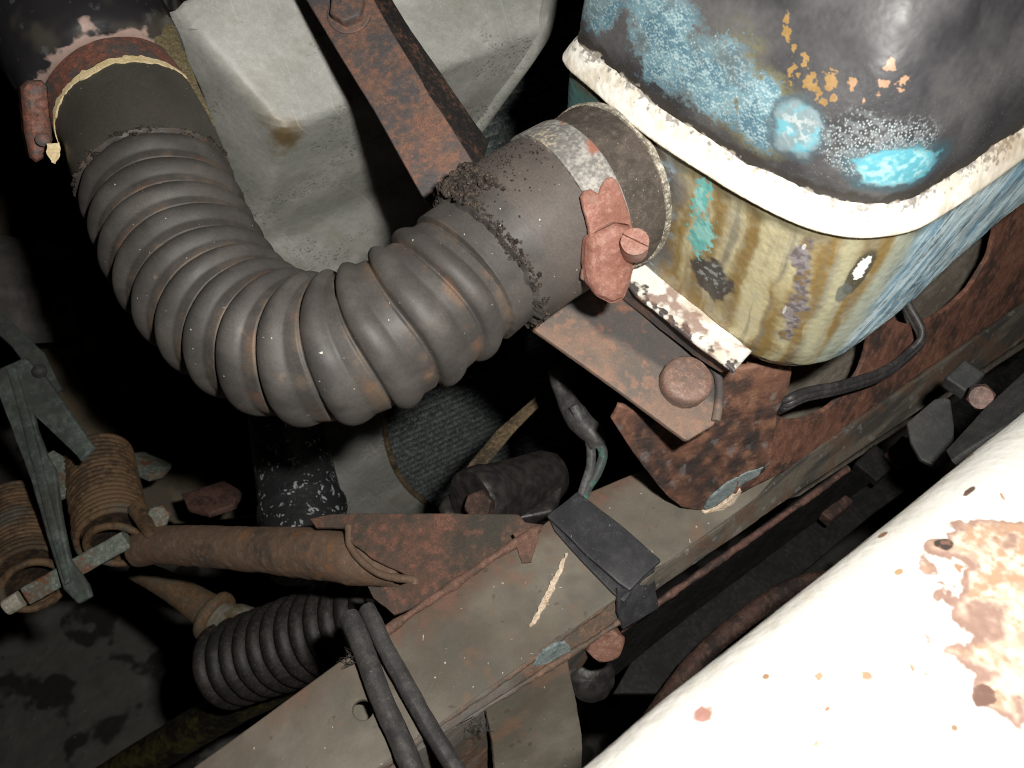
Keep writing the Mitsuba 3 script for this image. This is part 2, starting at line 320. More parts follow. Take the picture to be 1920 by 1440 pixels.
def tank_sz(p):
    x, y, z = p.x - float(TA[0]), p.y - float(TA[1]), p.z - float(TA[2])
    return ((x * float(LHT[0] - RHT[0]) + y * float(LHT[1] - RHT[1])) * 1e3, z * 1e3)
def ell(s, z, cs, cz, rs, rz, w): return dr.sqrt(dr.square((s - cs) / rs) + dr.square((z - cz) / rz)) + w
def tank_top_col(p, n, uv):
    s, z = tank_sz(p); s = s * 1.05; z = z - 2.0; a = fb(p, 60., 4, 1.); b = fb(p, 170., 4, 2.); m = fb(p, 620., 3, 3.); g = ns(p, 1900., 2.); w = (a - .5) * .5 + (b - .5) * .95
    c = mix((.026, .026, .029), (.085, .083, .084), smoothstep(.36, .70, fb(p, 30., 5, 7.))); c = c * (.80 + .4 * m)
    c = mix(c, (.20, .20, .20), smoothstep(.80, .90, g) * smoothstep(40., 20., z) * .35)
    wf = w + (m - .5) * .7
    d = dr.minimum(dr.minimum(ell(s, z, 121., 17., 12., 9., wf), ell(s, z, 90., 22.5, 18., 16., wf)), dr.minimum(ell(s, z, 66., 18.5, 18., 13., wf), ell(s, z, 47., 16.5, 13., 10., wf)))
    blue = mix(mix((.075, .150, .195), (.140, .245, .285), smoothstep(.32, .64, b)), (.32, .43, .45), smoothstep(.42, .72, m * .5 + g * .5) * .85)
    blue = mix(blue, (.10, .105, .10), smoothstep(.50, .70, fb(p, 95., 4, 14.)) * .65)
    blue = mix(blue, (.50, .57, .57), smoothstep(.66, .84, ns(p, 1300., 6.) * .6 + b * .4) * .8)
    c = mix(c, (.125, .118, .070), smoothstep(1.5, 1.05, d) * smoothstep(74., 50., s) * (.4 + .6 * smoothstep(.4, .6, m)))
    c = mix(c, blue, smoothstep(1.12, .74, d + (g - .5) * .25))
    do = ell(s, z, 33., 16.8, 9.8, 7.4, w * .9)                                # pale oval
    c = mix(c, (.060, .082, .095), smoothstep(1.35, 1.05, do) * .8); c = mix(c, mix((.17, .23, .25), (.12, .32, .38), smoothstep(.45, .6, b)), smoothstep(1.06, .80, do)); c = mix(c, (.38, .42, .42), smoothstep(.9, .4, do) * smoothstep(.46, .62, m) * .8)
    dc = ell(s, z, -8., 12.2, 18., 6.2, w * .6)                               # bright cyan pool
    c = mix(c, (.040, .080, .100), smoothstep(1.5, 1.1, dc) * .7); c = mix(c, mix((.085, .30, .37), (.28, .50, .53), smoothstep(.42, .64, b * .5 + m * .5)), smoothstep(1.10, .78, dc + .5 * (m - .5)))
    dg = ell(s, z, 3., 18., 25., 10., w * .5)                                  # grains of white salt
    v1, v2, vr = voronoi(s * 1.05 + 3. * (b - .5), z * 1.2)
    c = mix(c, (.33, .39, .40), smoothstep(.44, .16, v1) * smoothstep(.42, .60, vr + .35 * (1. - dg)) * smoothstep(1.1, .75, dg) * smoothstep(.85, 1.1, dc) * .9)
    c = mix(c, (.16, .18, .19), smoothstep(1.15, .6, dg) * smoothstep(.46, .60, m) * .55 * smoothstep(.9, 1.1, dc))
    f = mi.Float(9.)
    for cs, cz, r in ((35.5, 33.6, 1.5), (32., 29.5, 1.8), (25.5, 32., 1.7), (43., 37.5, 1.2), (44., 41., .9), (40., 35.2, .9), (18., 33., 1.3), (8., 34.4, 1.9), (1., 35.2, 1.7), (7., 39., 1.5), (39., 30., 1.9), (28., 26.5, 1.5), (23., 28.5, .9), (13., 30., .7)):
        f = dr.minimum(f, ell(s, z, cs, cz, r * 1.2, r * 1.1, wf * .9 + (m - .5) * 2.6 + (g - .5) * .6))
    c = mix(c, mix((.27, .165, .055), (.34, .20, .12), smoothstep(30., 10., s)) * (.75 + .5 * m), smoothstep(1.08, .70, f) * .85)
    c = mix(c, (.030, .026, .022), smoothstep(4.6, 2.6, z + (b - .5) * 6.) * .9)
    c = mix(c, mix((.30, .27, .22), (.66, .63, .56), smoothstep(.4, .6, m)), smoothstep(1.2, .2, z + (b - .5) * 6. + (m - .5) * 3.) * .8)
    return c
mat('m_tank_top', tank_top_col, lambda p, n, uv: .46 + .26 * smoothstep(.35, .7, fb(p, 90., 3)), .42, bump=lambda p, n, uv: fb(p, 800., 3), bscale=.00012)
def seam_col(p, n, uv):
    s, z = tank_sz(p); b = fb(p, 190., 4, 2.); m = fb(p, 700., 3, 5.)
    c = mix((.58, .53, .44), (.74, .71, .64), smoothstep(.34, .6, b))
    c = mix(c, mix((.10, .09, .082), (.24, .22, .20), ns(p, 1500.)), smoothstep(.48, .66, m * .55 + b * .45 + (z - .9) * .050) * .85)
    c = mix(c, (.33, .23, .12), smoothstep(-42., -80., s) * .7 * smoothstep(.35, .6, b))
    return mix(c, (.28, .22, .11), smoothstep(-4.6, -6.4, z))
mat('m_seam', seam_col, .55, .4, bump=lambda p, n, uv: fb(p, 500., 3), bscale=.0005)
def tank_wall_col(p, n, uv):
    s, z = tank_sz(p); s = s * 1.03 + .5; z = z * 1.1; a = fb(p, 70., 4, 6.); b = fb(p, 210., 4, 2.); m = fb(p, 640., 3, 4.); w = (b - .5) * 1.0 + (a - .5) * .6
    st = fbm(s * .13 + 1.3 * (a - .5), z * .009, 2., 4); st2 = fbm(s * .30 + 1.5 * (a - .5), z * .018, 5., 4)
    w = w + (m - .5) * .3
    c = mix((.190, .128, .045), (.380, .340, .205), smoothstep(.36, .62, st * .8 + b * .2)); c = mix(c, (.14, .128, .105), smoothstep(.46, .70, st2 * .6 + a * .4) * .75); c = mix(c, (.30, .29, .22), smoothstep(.52, .72, fb(p, 150., 4, 19.)) * .4)
    c = mix(c, (.34, .33, .22), ell(s, z, 1., -30., 6., 60., w * .4 - .6) * 0 + smoothstep(7., 1., dr.abs(s + 0.5 + 2. * (a - .5))) * .75)
    c = mix(c, (.085, .082, .085), smoothstep(66., 78., s + 14. * (a - .5)) * .85); c = mix(c, (.20, .27, .32), smoothstep(66., 78., s) * smoothstep(.52, .64, b) * .8)
    c = mix(c, (.045, .10, .095), smoothstep(1.1, .8, ell(s, z, 126., -22., 14., 16., w)))
    c = mix(c, (.075, .065, .035), smoothstep(-16., -11., z + 5. * (b - .5)) * smoothstep(4., 22., s) * .75)
    c = mix(c, (.26, .235, .13), smoothstep(-10.5, -9., z + 3. * (b - .5)) * smoothstep(0., 22., s) * .5)
    c = mix(c, (.035, .034, .036), smoothstep(1.1, .8, ell(s, z, 50., -50., 8.5, 9., w)) * .9); c = mix(c, (.24, .25, .25), smoothstep(1., .7, ell(s, z, 50., -49., 7., 7., w)) * smoothstep(.53, .62, m) * .7)
    c = mix(c, mix((.11, .33, .31), (.22, .46, .42), smoothstep(.4, .6, b)), smoothstep(1.14, .74, dr.minimum(ell(s, z, 62., -21., 3.4, 8.0, w + (m - .5) * 1.4), ell(s, z, 58., -34., 5.4, 9., w + (m - .5) * 1.4))))
    x0 = 19. + (z + 17.) * .30
    c = mix(c, mix(mix((.115, .098, .100), (.20, .18, .18), smoothstep(.35, .65, m)), (.17, .12, .06), smoothstep(.52, .66, fb(p, 260., 4, 23.))), smoothstep(1.15, .70, dr.minimum(dr.minimum(ell(s, z, 18.5, -20., 4.2, 6.5, w), ell(s, z, 15., -31., 3.8, 8., w)), dr.minimum(ell(s, z, 12., -45., 6.0, 11., w), ell(s, z, 12., -60., 3.2, 4., w)))))
    c = mix(c, (.42, .42, .42), smoothstep(1.1, .8, dr.minimum(ell(s, z, 18.5, -17., .9, 1.5, w), ell(s, z, 17., -47., .8, 2.2, w))))
    sl = s + 8.5 + (z + 24.) * .18
    c = mix(c, (.055, .052, .038), smoothstep(1.5, 1.15, ell(sl, z, 0., -25., 3.6, 7.5, w * .6)) * .9); c = mix(c, (.10, .11, .10), smoothstep(1.2, .9, ell(s, z, -4.5, -35., 3., 5.5, w)) * .8)
    c = mix(c, (.74, .74, .70), smoothstep(1.1, .85, ell(sl, z, 0., -23.5, 2.8, 4.8, w * 1.1 + (m - .5) * 1.2)))
    sb = -21. - (z + 8.) * .19 + 7. * (a - .5); t = sb - s                      # blue salt on the right wall
    q = s * .75 + z * .55; k = fbm(q * .28, (z - s) * .025, 1., 4); k2 = fbm(q * .75, (z - s) * .05, 7., 3)
    bl = mix((.165, .29, .38), (.46, .57, .60), smoothstep(.34, .60, k * .7 + b * .3)); bl = mix(bl, (.030, .055, .080), smoothstep(.55, .68, k2 * .6 + b * .4) * .7); bl = mix(bl, (.44, .52, .54), smoothstep(.60, .70, m * .6 + k2 * .4) * .6)
    c = mix(c, (.32, .36, .30), smoothstep(-3., 2., t) * .8); c = mix(c, bl, smoothstep(5., 16., t + 6. * (b - .5)))
    c = mix(c, (.092, .082, .045), smoothstep(-17., -9., z - s * .02 + 3. * (b - .5)) * smoothstep(-20., -30., s) * .85)
    return c * (.88 + .24 * m)
mat('m_tank_wall', tank_wall_col, lambda p, n, uv: .36 + .4 * smoothstep(.35, .65, fb(p, 120., 3, 2.)), .5, bump=lambda p, n, uv: fb(p, 600., 3), bscale=.0003)
mat('m_strap', rusty((.028, .028, .031), (.042, .042, .046), (.055, .055, .058), 60., 2., .5, dots=.7), .48, .5)
def rail_col(p, n, uv):
    m = fb(p, 380., 4, 2.); a = fb(p, 70., 3, 4.)
    c = mix((.66, .63, .57), (.50, .44, .36), smoothstep(.42, .68, a))
    q = (p.x - float(RL0[0])) * float(RLD[0]) + (p.y - float(RL0[1])) * float(RLD[1]) + (p.z - float(RL0[2])) * float(RLD[2])
    c = mix(c, (.060, .052, .050), smoothstep(.50, .64, m * .75 + a * .25 + smoothstep(.003, -.006, q) * .28 - .15)); return mix(c, (.19, .105, .075), smoothstep(.56, .70, fb(p, 150., 4, 9.) + smoothstep(.004, -.004, q) * .08) * .8)
mat('m_rail', rail_col, .55, .4, bump=bump_rust, bscale=.0004)
mat('m_bluepaint', rusty((.10, .13, .13), (.19, .23, .23), (.26, .29, .28), 420., 3., .4), .8, .2, bump=bump_rust, bscale=.0004)
mat('m_backing', rusty((.15, .13, .105), (.21, .185, .15), (.26, .235, .20), 70., 5., .5), .85, .2)
mat('m_cable', rusty((.034, .032, .033), (.052, .050, .050), (.075, .070, .066), 80., 3., .5, dots=.4), .5, .45)
mat('m_dark', rusty((.012, .012, .012), (.024, .023, .022), (.045, .042, .038), 110., 3., .5), .6, .4)
mat('m_black', rusty((.005, .005, .005), (.010, .010, .010), (.018, .017, .016), 110., 3., .5), .7, .3)
mat('m_darkgrey', rusty((.024, .025, .025), (.036, .036, .035), (.05, .048, .045), 60., 3., .5), .6, .35)
def grease_col(p, n, uv): m = fb(p, 260., 4, 2.); return mix((.016, .015, .015), (.036, .031, .028), smoothstep(.30, .80, m))
mat('m_grease', grease_col, lambda p, n, uv: .22 + .5 * fb(p, 210., 3, 5.), .5, bump=bump_rust, bscale=.0004)
FO = W(1500, 1100, .205); FA, FB = RH, -LH
def fender_col(p, n, uv):
    x, y = p.x - float(FO[0]), p.y - float(FO[1]); u = (x * float(FA[0]) + y * float(FA[1])) * 1e3; v = (x * float(FB[0]) + y * float(FB[1])) * 1e3
    a = fb(p, 60., 4, 3.); b = fb(p, 190., 4, 5.); m = fb(p, 560., 3, 2.); w = (a - .5) * .9 + (b - .5) * .8
    c = mix((.48, .47, .43), (.60, .585, .55), a); c = mix(c, (.50, .46, .37), smoothstep(.60, .76, b) * .5); c = mix(c, (.30, .18, .12), smoothstep(.765, .80, b))
    d = dr.minimum(ell(u, v, *FR[0], w * 1.2), ell(u, v, *FR[1], w * 1.3)) + (m - .5) * .12
    pk = mix((.20, .125, .10), (.29, .19, .155), m); sp = mix(mix((.33, .21, .14), (.55, .47, .38), smoothstep(.36, .64, m * .6 + b * .4)), (.36, .24, .18), smoothstep(.52, .70, fb(p, 120., 4, 8.)) * .8)
    c = mix(c, pk, smoothstep(1.06, .97, d)); c = mix(c, sp, smoothstep(.96, .66, d + .5 * (b - .5)))
    for q in FR[2:]:
        e = ell(u, v, *q[:4], w * 1.6); c = mix(c, mix(q[4], (.24, .13, .09), smoothstep(.5, .65, m) * .5), smoothstep(1.1, .8, e + (m - .5) * .6))
    return c
def fpt(px, py): q = on(px, py, HZ(FZ0)) - FO; return float(q @ FA) * 1e3, float(q @ FB) * 1e3
FZ0 = FO[2] + .002
def fel(px, py, ru, rv, *m): return (*fpt(px, py), ru, rv, *m)
FR = [fel(1905, 1115, 19., 19.), fel(1930, 1260, 13., 12.), fel(1775, 1015, 2.0, 1.6, (.045, .035, .03)), fel(1322, 1330, 2.7, 2.1, (.30, .16, .14)), fel(1836, 1308, 2.6, 1.8, (.13, .075, .06)), fel(1830, 905, 2.8, .9, (.08, .05, .035)),
      fel(1385, 1160, 1.1, .5, (.17, .09, .06)), fel(1680, 967, 1.5, .6, (.2, .11, .07)), fel(1550, 1330, 1., .5, (.3, .12, .07)), fel(1440, 1262, .9, .7, (.22, .14, .08)), fel(1785, 1368, .8, .7, (.2, .16, .08)), fel(1690, 1065, 1.6, 1., (.3, .2, .11)), fel(1530, 1395, 1.4, .6, (.4, .27, .17))]
mat('m_fender', fender_col, .42, .5, bump=lambda p, n, uv: fb(p, 330., 3), bscale=.0004)
mat('m_wire', rusty((.055, .056, .058), (.085, .085, .086), (.12, .12, .12), 80., 3., .5), .45, .5)
mat('m_wire_green', rusty((.06, .062, .062), (.05, .15, .12), (.09, .24, .19), 60., 12., .50), .45, .5)
def spring_col(p, n, uv):
    a = fb(p, 70., 3, 2.); m = fb(p, 420., 3); return mix(mix((.070, .046, .028), (.150, .092, .050), smoothstep(.38, .6, a * .5 + m * .5)), (.085, .088, .074), smoothstep(.58, .68, fb(p, 55., 3, 8.)) * .6) * (.75 + .5 * ns(p, 2000.))
mat('m_spring', spring_col, .7, .3)
mat('m_spring_dark', rusty((.016, .012, .010), (.04, .026, .016), (.07, .045, .026), 90., 3., .5), .8, .2)
mat('m_green', rusty((.062, .074, .068), (.100, .118, .106), (.14, .17, .15), 65., 3., .48, dust=(.055, .052, .048)), .55, .35, bump=bump_rust, bscale=.0002)
mat('m_greenrust', rusty((.19, .075, .038), (.135, .160, .135), (.26, .28, .24), 110., 4., .42), .6, .3, bump=bump_rust, bscale=.0003)
mat('m_palenut', rusty((.25, .23, .17), (.40, .37, .30), (.52, .49, .42), 160., 4., .42), .6, .3)
mat('m_stub', rusty((.10, .105, .085), (.150, .090, .048), (.21, .14, .09), 95., 4., .46), .7, .3, bump=bump_rust, bscale=.0003)
mat('m_palecone', rusty((.14, .105, .06), (.23, .215, .17), (.29, .28, .24), 60., 4., .45), .6, .3)
mat('m_gaiter', rusty((.018, .017, .016), (.030, .028, .026), (.060, .046, .036), 150., 4., .52, dots=.5), .55, .4)
mat('m_olive_dark', rusty((.014, .013, .010), (.052, .045, .016), (.075, .066, .026), 60., 4., .52), .45, .4)
def flaky_col(p, n, uv): m = fb(p, 300., 4, 2.); return mix((.020, .021, .022), (.30, .33, .34), smoothstep(.60, .68, m * .7 + .3 * ns(p, 900.)))
mat('m_flaky', flaky_col, .45, .5, bump=bump_rust, bscale=.0006)
mat('m_cloth', rusty((.085, .080, .074), (.115, .107, .098), (.14, .13, .12), 40., 4., .5), .95, .1)
mat('m_brown', rusty((.14, .118, .09), (.22, .18, .13), (.25, .20, .135), 16., 4., .5), .8, .2)
def floor_col(p, n, uv):
    a = fb(p, 5., 4, 2.); m = fb(p, 60., 4, 5.); o = fb(p, 22., 4, 9.)
    c = mix((.25, .24, .22), (.35, .335, .31), smoothstep(.35, .65, a)) * (.78 + .44 * m)
    c = mix(c, (.030, .028, .026), smoothstep(.55, .65, o) * .8); return mix(c, (.55, .52, .47), smoothstep(.935, .955, ns(p, 210., 3.)))
mat('m_floor', floor_col, .85, .25, bump=lambda p, n, uv: fb(p, 120., 3), bscale=.002, beps=.002)
# ------------------------------------------------------------------ garage floor
ZF = 0.0
g = np.linspace(-1, 1, 161); gx = np.sign(g) * (np.abs(g) ** 2.2) * 6
X, Y = np.meshgrid(gx, gx + 0.2, indexing='ij')
v = np.c_[X.ravel(), Y.ravel(), np.zeros(X.size)]; v[:, 2] += nz(v, 9, 3) * 0.004 + nz(v, 45, 4) * 0.0012
i = (np.arange(160)[:, None] * 161 + np.arange(160)[None]).ravel()
add('floor', (v, np.vstack([np.c_[i, i + 161, i + 162], np.c_[i, i + 162, i + 1]])), 'm_floor', smooth=True)
tag('floor', 'dark grimy concrete garage floor with oil spots far below', kind='structure')

# ------------------------------------------------------------------ radiator: corroded top tank, core
TA = W(1622, 523, 0.240) + .0065 * ZH
LHT = np.array([math.cos(math.radians(127.5)), math.sin(math.radians(127.5)), 0]); RHT = np.array([math.cos(math.radians(39.5)), math.sin(math.radians(39.5)), 0])                              # where the seam's two straight edges would meet
TR0 = 0
_zs = TA[2] - .0058
_b = [on(x, y, HZ(_zs)) for x, y in [(1047, 104), (1060, 128), (1088, 150), (1160, 215), (1220, 262), (1280, 302), (1340, 340), (1400, 376), (1457, 406), (1500, 425), (1560, 443), (1630, 449), (1690, 441), (1725, 430), (1800, 384), (1860, 343), (1920, 298)]]
_r = unit(_b[-1] - _b[-3]); _l = unit(_b[2] - _b[4])
_b = _b + [_b[-1] + _r * .04, _b[-1] + _r * .085, _b[-1] + _r * .10 + _l * .02, _b[-1] + _r * .10 + _l * .10, _b[0] + .12 * _r + .02 * _l, _b[0] + .10 * _r, _b[0] + .012 * _r + .0012 * _l]
def _resample(o, n):
    o = np.vstack([o, o[:1]]); s_ = np.r_[0, np.cumsum(np.linalg.norm(np.diff(o, axis=0), axis=1))]; qs = np.linspace(0, s_[-1], n + 1)[:-1]
    return np.stack([np.interp(qs, s_, o[:, k]) for k in range(o.shape[1])], 1)
TB = _resample(np.array(_b)[:, :2], 900)              # outline of the seam seen from above
for _ in range(3): TB = sum(w * np.roll(TB, k, 0) for k, w in zip(range(-8, 9), np.hanning(19)[1:-1] / np.hanning(19).sum()))
TCN = TB.mean(0); _t = unit_rows(np.roll(TB, -2, 0) - np.roll(TB, 2, 0)); TNR = np.stack([_t[:, 1], -_t[:, 0]], 1)
if ((TB - TCN) * TNR).sum(1).mean() < 0: TNR = -TNR
THS = np.maximum(((TB - TCN) * TNR).sum(1), .03)
TVV = (TB - TA[:2]) @ RHT[:2]
def tank_ring(t, z, R=0):
    """The seam outline drawn in by t at height z; the side wall gets lower along the right."""
    o = TCN + (TB - TCN) * (1 - t / THS)[:, None]; z = z * np.ones(len(o))
    if z[0] < -.008: z = np.where(z < -.008, -.008 + (z + .008) * (1 - .24 * smooth01((TVV - .035) / .085)), z)
    return np.c_[o, TA[2] + z]
def smooth01(x): x = np.clip(x, 0, 1); return x * x * (3 - 2 * x)
def rings_mesh(rings, cap0=False, cap1=False):
    n, s = len(rings), len(rings[0]); v = np.vstack(rings)
    i = np.arange(n - 1)[:, None] * s; j = np.arange(s)[None]; k = (j + 1) % s
    f = np.vstack([np.stack(x, -1).reshape(-1, 3) for x in ((i + j, i + k, i + s + k), (i + j, i + s + k, i + s + j))])
    for on_, r in ((cap0, 0), (cap1, n - 1)):
        if on_:
            v = np.vstack([v, rings[r].mean(0)]); j = np.arange(s); f = np.vstack([f, np.c_[r * s + j, r * s + (j + 1) % s, np.full(s, len(v) - 1)]])
    return v, f
phi = np.linspace(0, np.pi / 2, 56)
up_prof = [(0.0052, 0.0005), (0.0054, 0.0020), (0.0058, 0.0034)] + [(0.0062 + 0.043 * (1 - math.cos(a)), 0.0045 + 0.065 * math.sin(a)) for a in phi]
up_mesh = rings_mesh([tank_ring(t, z, TR0 + 0.10 * t) for t, z in up_prof], cap1=True)
up_mesh = roughen(up_mesh, 0.0006, 40, 5); 
def tank_local(v): d = v - TA; return np.c_[d @ LHT, d @ RHT, d @ ZH]
q = tank_local(up_mesh[0])
crust = np.clip(1.3 - q[:, 2] / 0.03, 0, 1) * np.clip(1 + nz(q, 70, 11) * 3, 0, 1)   # salt crust stands proud near the seam
up_mesh = roughen(up_mesh, 0.00012, 420, 6, 2)
up_mesh = (up_mesh[0] + unit_rows(np.array(trimesh.Trimesh(*up_mesh, process=False).vertex_normals)) * (crust * 0.0004)[:, None], up_mesh[1])
add('radiator_tank__upper_shell', up_mesh, 'm_tank_top', smooth=True)
sm = rings_mesh([tank_ring(t, z, TR0) for t, z in [(0.0066, 0.0036), (0.0056, 0.0030), (0.0042, 0.0014), (0.0028, -0.0004), (0.0014, -0.0026), (0.0004, -0.0044), (0.0000, -0.0054), (0.0002, -0.0059), (0.0010, -0.0062), (0.0040, -0.0066)]])
add('radiator_tank__solder_seam', roughen(roughen(sm, 0.0003, 50, 8), 0.00016, 420, 9), 'm_seam', smooth=True)
lo_prof = [(0.0030, -0.0066), (0.0030, -0.012), (0.0028, -0.018), (0.0027, -0.025), (0.0030, -0.038), (0.0034, -0.052), (0.0044, -0.064), (0.0066, -0.072), (0.0105, -0.0775), (0.016, -0.0800), (0.03, -0.0806)]
lz = np.linspace(0, len(lo_prof) - 1, 46); lo_prof = [(np.interp(x, range(len(lo_prof)), [p[0] for p in lo_prof]), np.interp(x, range(len(lo_prof)), [p[1] for p in lo_prof])) for x in lz]
lo = rings_mesh([tank_ring(t, z, TR0) for t, z in lo_prof], cap1=True)
lo = roughen(roughen(lo, 0.0007, 40, 15), 0.00016, 420, 16)
add('radiator_tank__lower_shell', lo, 'm_tank_wall', smooth=True)
tag('radiator_tank', 'corroded metal header tank with black top, turquoise patina and white solder seam, at upper right', 'radiator tank')
tag('radiator_tank__solder_seam', 'cream white solder seam round the tank')
tag('radiator_tank__upper_shell', 'black domed top with turquoise corrosion')
tag('radiator_tank__lower_shell', 'ochre side wall with dark and pale blue streaks')

# ------------------------------------------------------------------ hose path
HP = [W(118, 40, .362), W(190, 135, .351), W(258, 250, .338), W(303, 372, .325), W(350, 482, .313), W(424, 582, .301), W(530, 646, .290), W(648, 651, .284), W(770, 597, .284), W(882, 514, .292),
      W(968, 447, .297), W(1048, 398, .301), W(1100, 370, .305), W(1150, 345, .311), W(1200, 320, .319)]
hp, hs = spline(HP, 1500)
def s_at(px, py):                                      # arc length of the path point seen nearest the pixel
    d = hp - CAM; z = d @ FW; x = 960 + FPX * (d @ RX) / z; y = 720 - FPX * (d @ UP) / z
    return hs[np.argmin((x - px) ** 2 + (y - py) ** 2)]
def p_at(s):
    k = np.searchsorted(hs, s); k = min(max(k, 1), len(hs) - 2); return hp[k], unit(hp[k + 1] - hp[k - 1])
S0, S1 = s_at(302, 345), s_at(862, 518)                # first and last convolution
SC = s_at(908, 486); SB0, SB1 = s_at(1040, 402), s_at(1082, 379)   # cuff edge, clamp band
SA = s_at(247, 228)
NR = 13; R0 = 0.0284
def hose_r(s, ang):
    t = (s - S0) / (S1 - S0) * NR
    tc = t + 0.05 * np.sin(ang * 2 + 1) 
    fr = tc - np.floor(tc)
    k = np.clip(t / NR, 0, 1); wd = 0.74 - 0.10 * k
    bulge = np.sin(np.pi * np.clip(fr / wd, 0, 1) ** 0.85)
    bulge = np.clip(bulge, 0, 1) ** 0.75
    RR = R0 - 0.0022 * smooth01((k - .15) / .4)
    web = RR - 0.0020 - 0.0004 * np.clip((fr - wd) / (1 - wd), 0, 1)
    rib = np.maximum(web, RR - 0.0027 + 0.0029 * bulge)
    rib = rib - 0.0018 * np.exp(-(np.minimum(fr, 1 - fr) / 0.028) ** 2) * (1 - .15 * k)
    r = np.where((t > 0) & (t < NR), rib, 0)
    left = 0.0278 + 0.0008 * smooth01((s - S0 + .03) / .03)
    r = np.where(t <= 0, left, r)
    web = R0 - 0.0030 - 0.0004 * np.clip((s - S1) / (SC - S1), 0, 1)
    r = np.where(t >= NR, np.where(s < SC, web, 0.0279 + .0010 * smooth01((s - SC) / .014)), r)
    return r
seg = 160
sv = np.linspace(SA - 0.012, SB1 + 0.002, 1250)
path = np.stack([np.interp(sv, hs, hp[:, k]) for k in range(3)], 1)
angs = np.arange(seg) * 2 * np.pi / seg
jit = nz(np.c_[np.cos(angs) * 6, np.sin(angs) * 6, np.zeros(seg)], 1, 21) * 0.0014
rad = hose_r(sv[:, None] + 0.0004 * np.sin(angs * 3)[None] + np.where(np.abs(sv[:, None] - SC) < 0.01, jit[None], 0) + np.where(np.abs(sv[:, None] - S0) < 0.004, jit[None] * 0.6, 0), angs[None])
def smooth_rows(a, k):
    ker = np.ones(k) / k; p = np.pad(a, ((k // 2, k // 2), (0, 0)), mode='edge'); return np.stack([np.convolve(p[:, j], ker, 'valid') for j in range(a.shape[1])], 1)
rad = smooth_rows(rad, 5)
hv, hf, huv = sweep(path, rad, seg)
huv[:, 0] += sv[0] - S0
hv = hv + np.array(trimesh.Trimesh(hv, hf, process=False).vertex_normals) * (nz(hv, 90, 31) * 0.00025 + nz(hv, 1200, 32, 2) * 0.00003)[:, None]
add('radiator_hose', (hv, hf), 'm_hose', uv=np.c_[huv[:, 0], huv[:, 1] / (2 * np.pi)])
tag('radiator_hose', 'thick black ribbed rubber hose curving from the upper left to the corroded tank', 'hose')
# crumbs of dirt caught along the two cuff edges and on top of the right cuff
def hose_pts(s, ang, dr_):
    k = np.searchsorted(sv, s).clip(1, len(sv) - 2); j = (np.round(ang / (2 * np.pi) * seg).astype(int)) % seg
    c = path[k]; p = hv[:len(sv) * seg].reshape(len(sv), seg, 3)[k, j]; return p + unit_rows(p - c) * dr_
n = 900; a = RNG.uniform(0, 2 * np.pi, n)
s = np.where(np.arange(n) < 330, S0 - 0.0006 + RNG.normal(0, .0008, n), SC + 0.0012 + RNG.normal(0, .0012, n))
pts = hose_pts(s, a, RNG.uniform(-.0002, .0004, n)[:, None]); keep = nz(pts, 130, 41) > -0.15
def top_angle(k):                                      # the angle at which the hose wall looks up and towards the tank
    d = hv[:len(sv) * seg].reshape(len(sv), seg, 3)[k] - path[k]; return np.argmax(d @ unit([0.0, 0.5, 1.0])) / seg * 2 * np.pi
ta = top_angle(np.searchsorted(sv, SC + .012)); m = 420
s2 = RNG.uniform(SC + .002, SB0 - .001, m); a2 = ta + RNG.normal(0, .34, m); p2 = hose_pts(s2, a2, RNG.uniform(-.0002, .0002, m)[:, None])
add('radiator_hose__dirt_crumb', crumbs(np.vstack([pts[keep], p2]), np.r_[RNG.uniform(.0003, .0009, keep.sum()), RNG.uniform(.00015, .0005, m)], 3), 'm_dirt', smooth=False)
labels['radiator_hose__dirt_crumb'] = {'label': 'crumbs of dry dirt along the cuff edges', 'kind': 'stuff'}
m = 170; s3 = RNG.uniform(SC + .001, SC + .012, m); p3_ = hose_pts(s3, ta + RNG.normal(-.1, .22, m), RNG.uniform(.0, .0012, m)[:, None])
add('dirt_clod', crumbs(p3_, RNG.uniform(.0006, .0022, m), 9), 'm_dirt', smooth=False)
tag('dirt_clod', 'crumbly dark dirt heaped where the rusty strut meets the hose', 'dirt', kind='stuff')

# ------------------------------------------------------------------ right end: band clamp, hose end, brass neck
def ring_on_hose(s0, s1, r, th, n=24, seg_=120, jagged=0.0, seed=0, rr=None):
    q = np.linspace(s0, s1, n); c = np.stack([np.interp(q, hs, hp[:, k]) for k in range(3)], 1); t, a_, b_ = frames(hp[::1]); 
    A_ = np.stack([np.interp(q, hs, a_[:, k]) for k in range(3)], 1); B_ = np.stack([np.interp(q, hs, b_[:, k]) for k in range(3)], 1); T_ = np.stack([np.interp(q, hs, t[:, k]) for k in range(3)], 1)
    an = np.arange(seg_) * 2 * np.pi / seg_
    e = min(.0006, th * .45)
    def row(i, rad_, sh=0):
        jg = nz(np.c_[np.cos(an) * 7, np.sin(an) * 7, np.full(seg_, sh)], 1, seed, 4) * jagged if jagged else np.zeros(seg_)
        return c[i] + rad_ * (np.cos(an)[:, None] * A_[i] + np.sin(an)[:, None] * B_[i]) + (jg * (1 if sh else 0))[:, None] * T_[i]
    R = (lambda i: r) if rr is None else rr
    rows = [row(0, R(0) - th, 1)] + [row(0, R(0) - e, 1)] + [row(i, R(i), 1 if i == 0 else 2 if i == n - 1 else 0) for i in range(n)] + [row(n - 1, R(n - 1) - e, 2), row(n - 1, R(n - 1) - th, 2)]
    return rings_mesh(rows)
add('right_hose_clamp__band', roughen(ring_on_hose(SB0, SB1, .0301, .0016), .00025, 160, 51), 'm_zinc')
tag('right_hose_clamp', 'grey band clamp with rusty notched tab and screw, beside the corroded tank', 'hose clamp')
tag('right_hose_clamp__band', 'pitted grey zinc band')
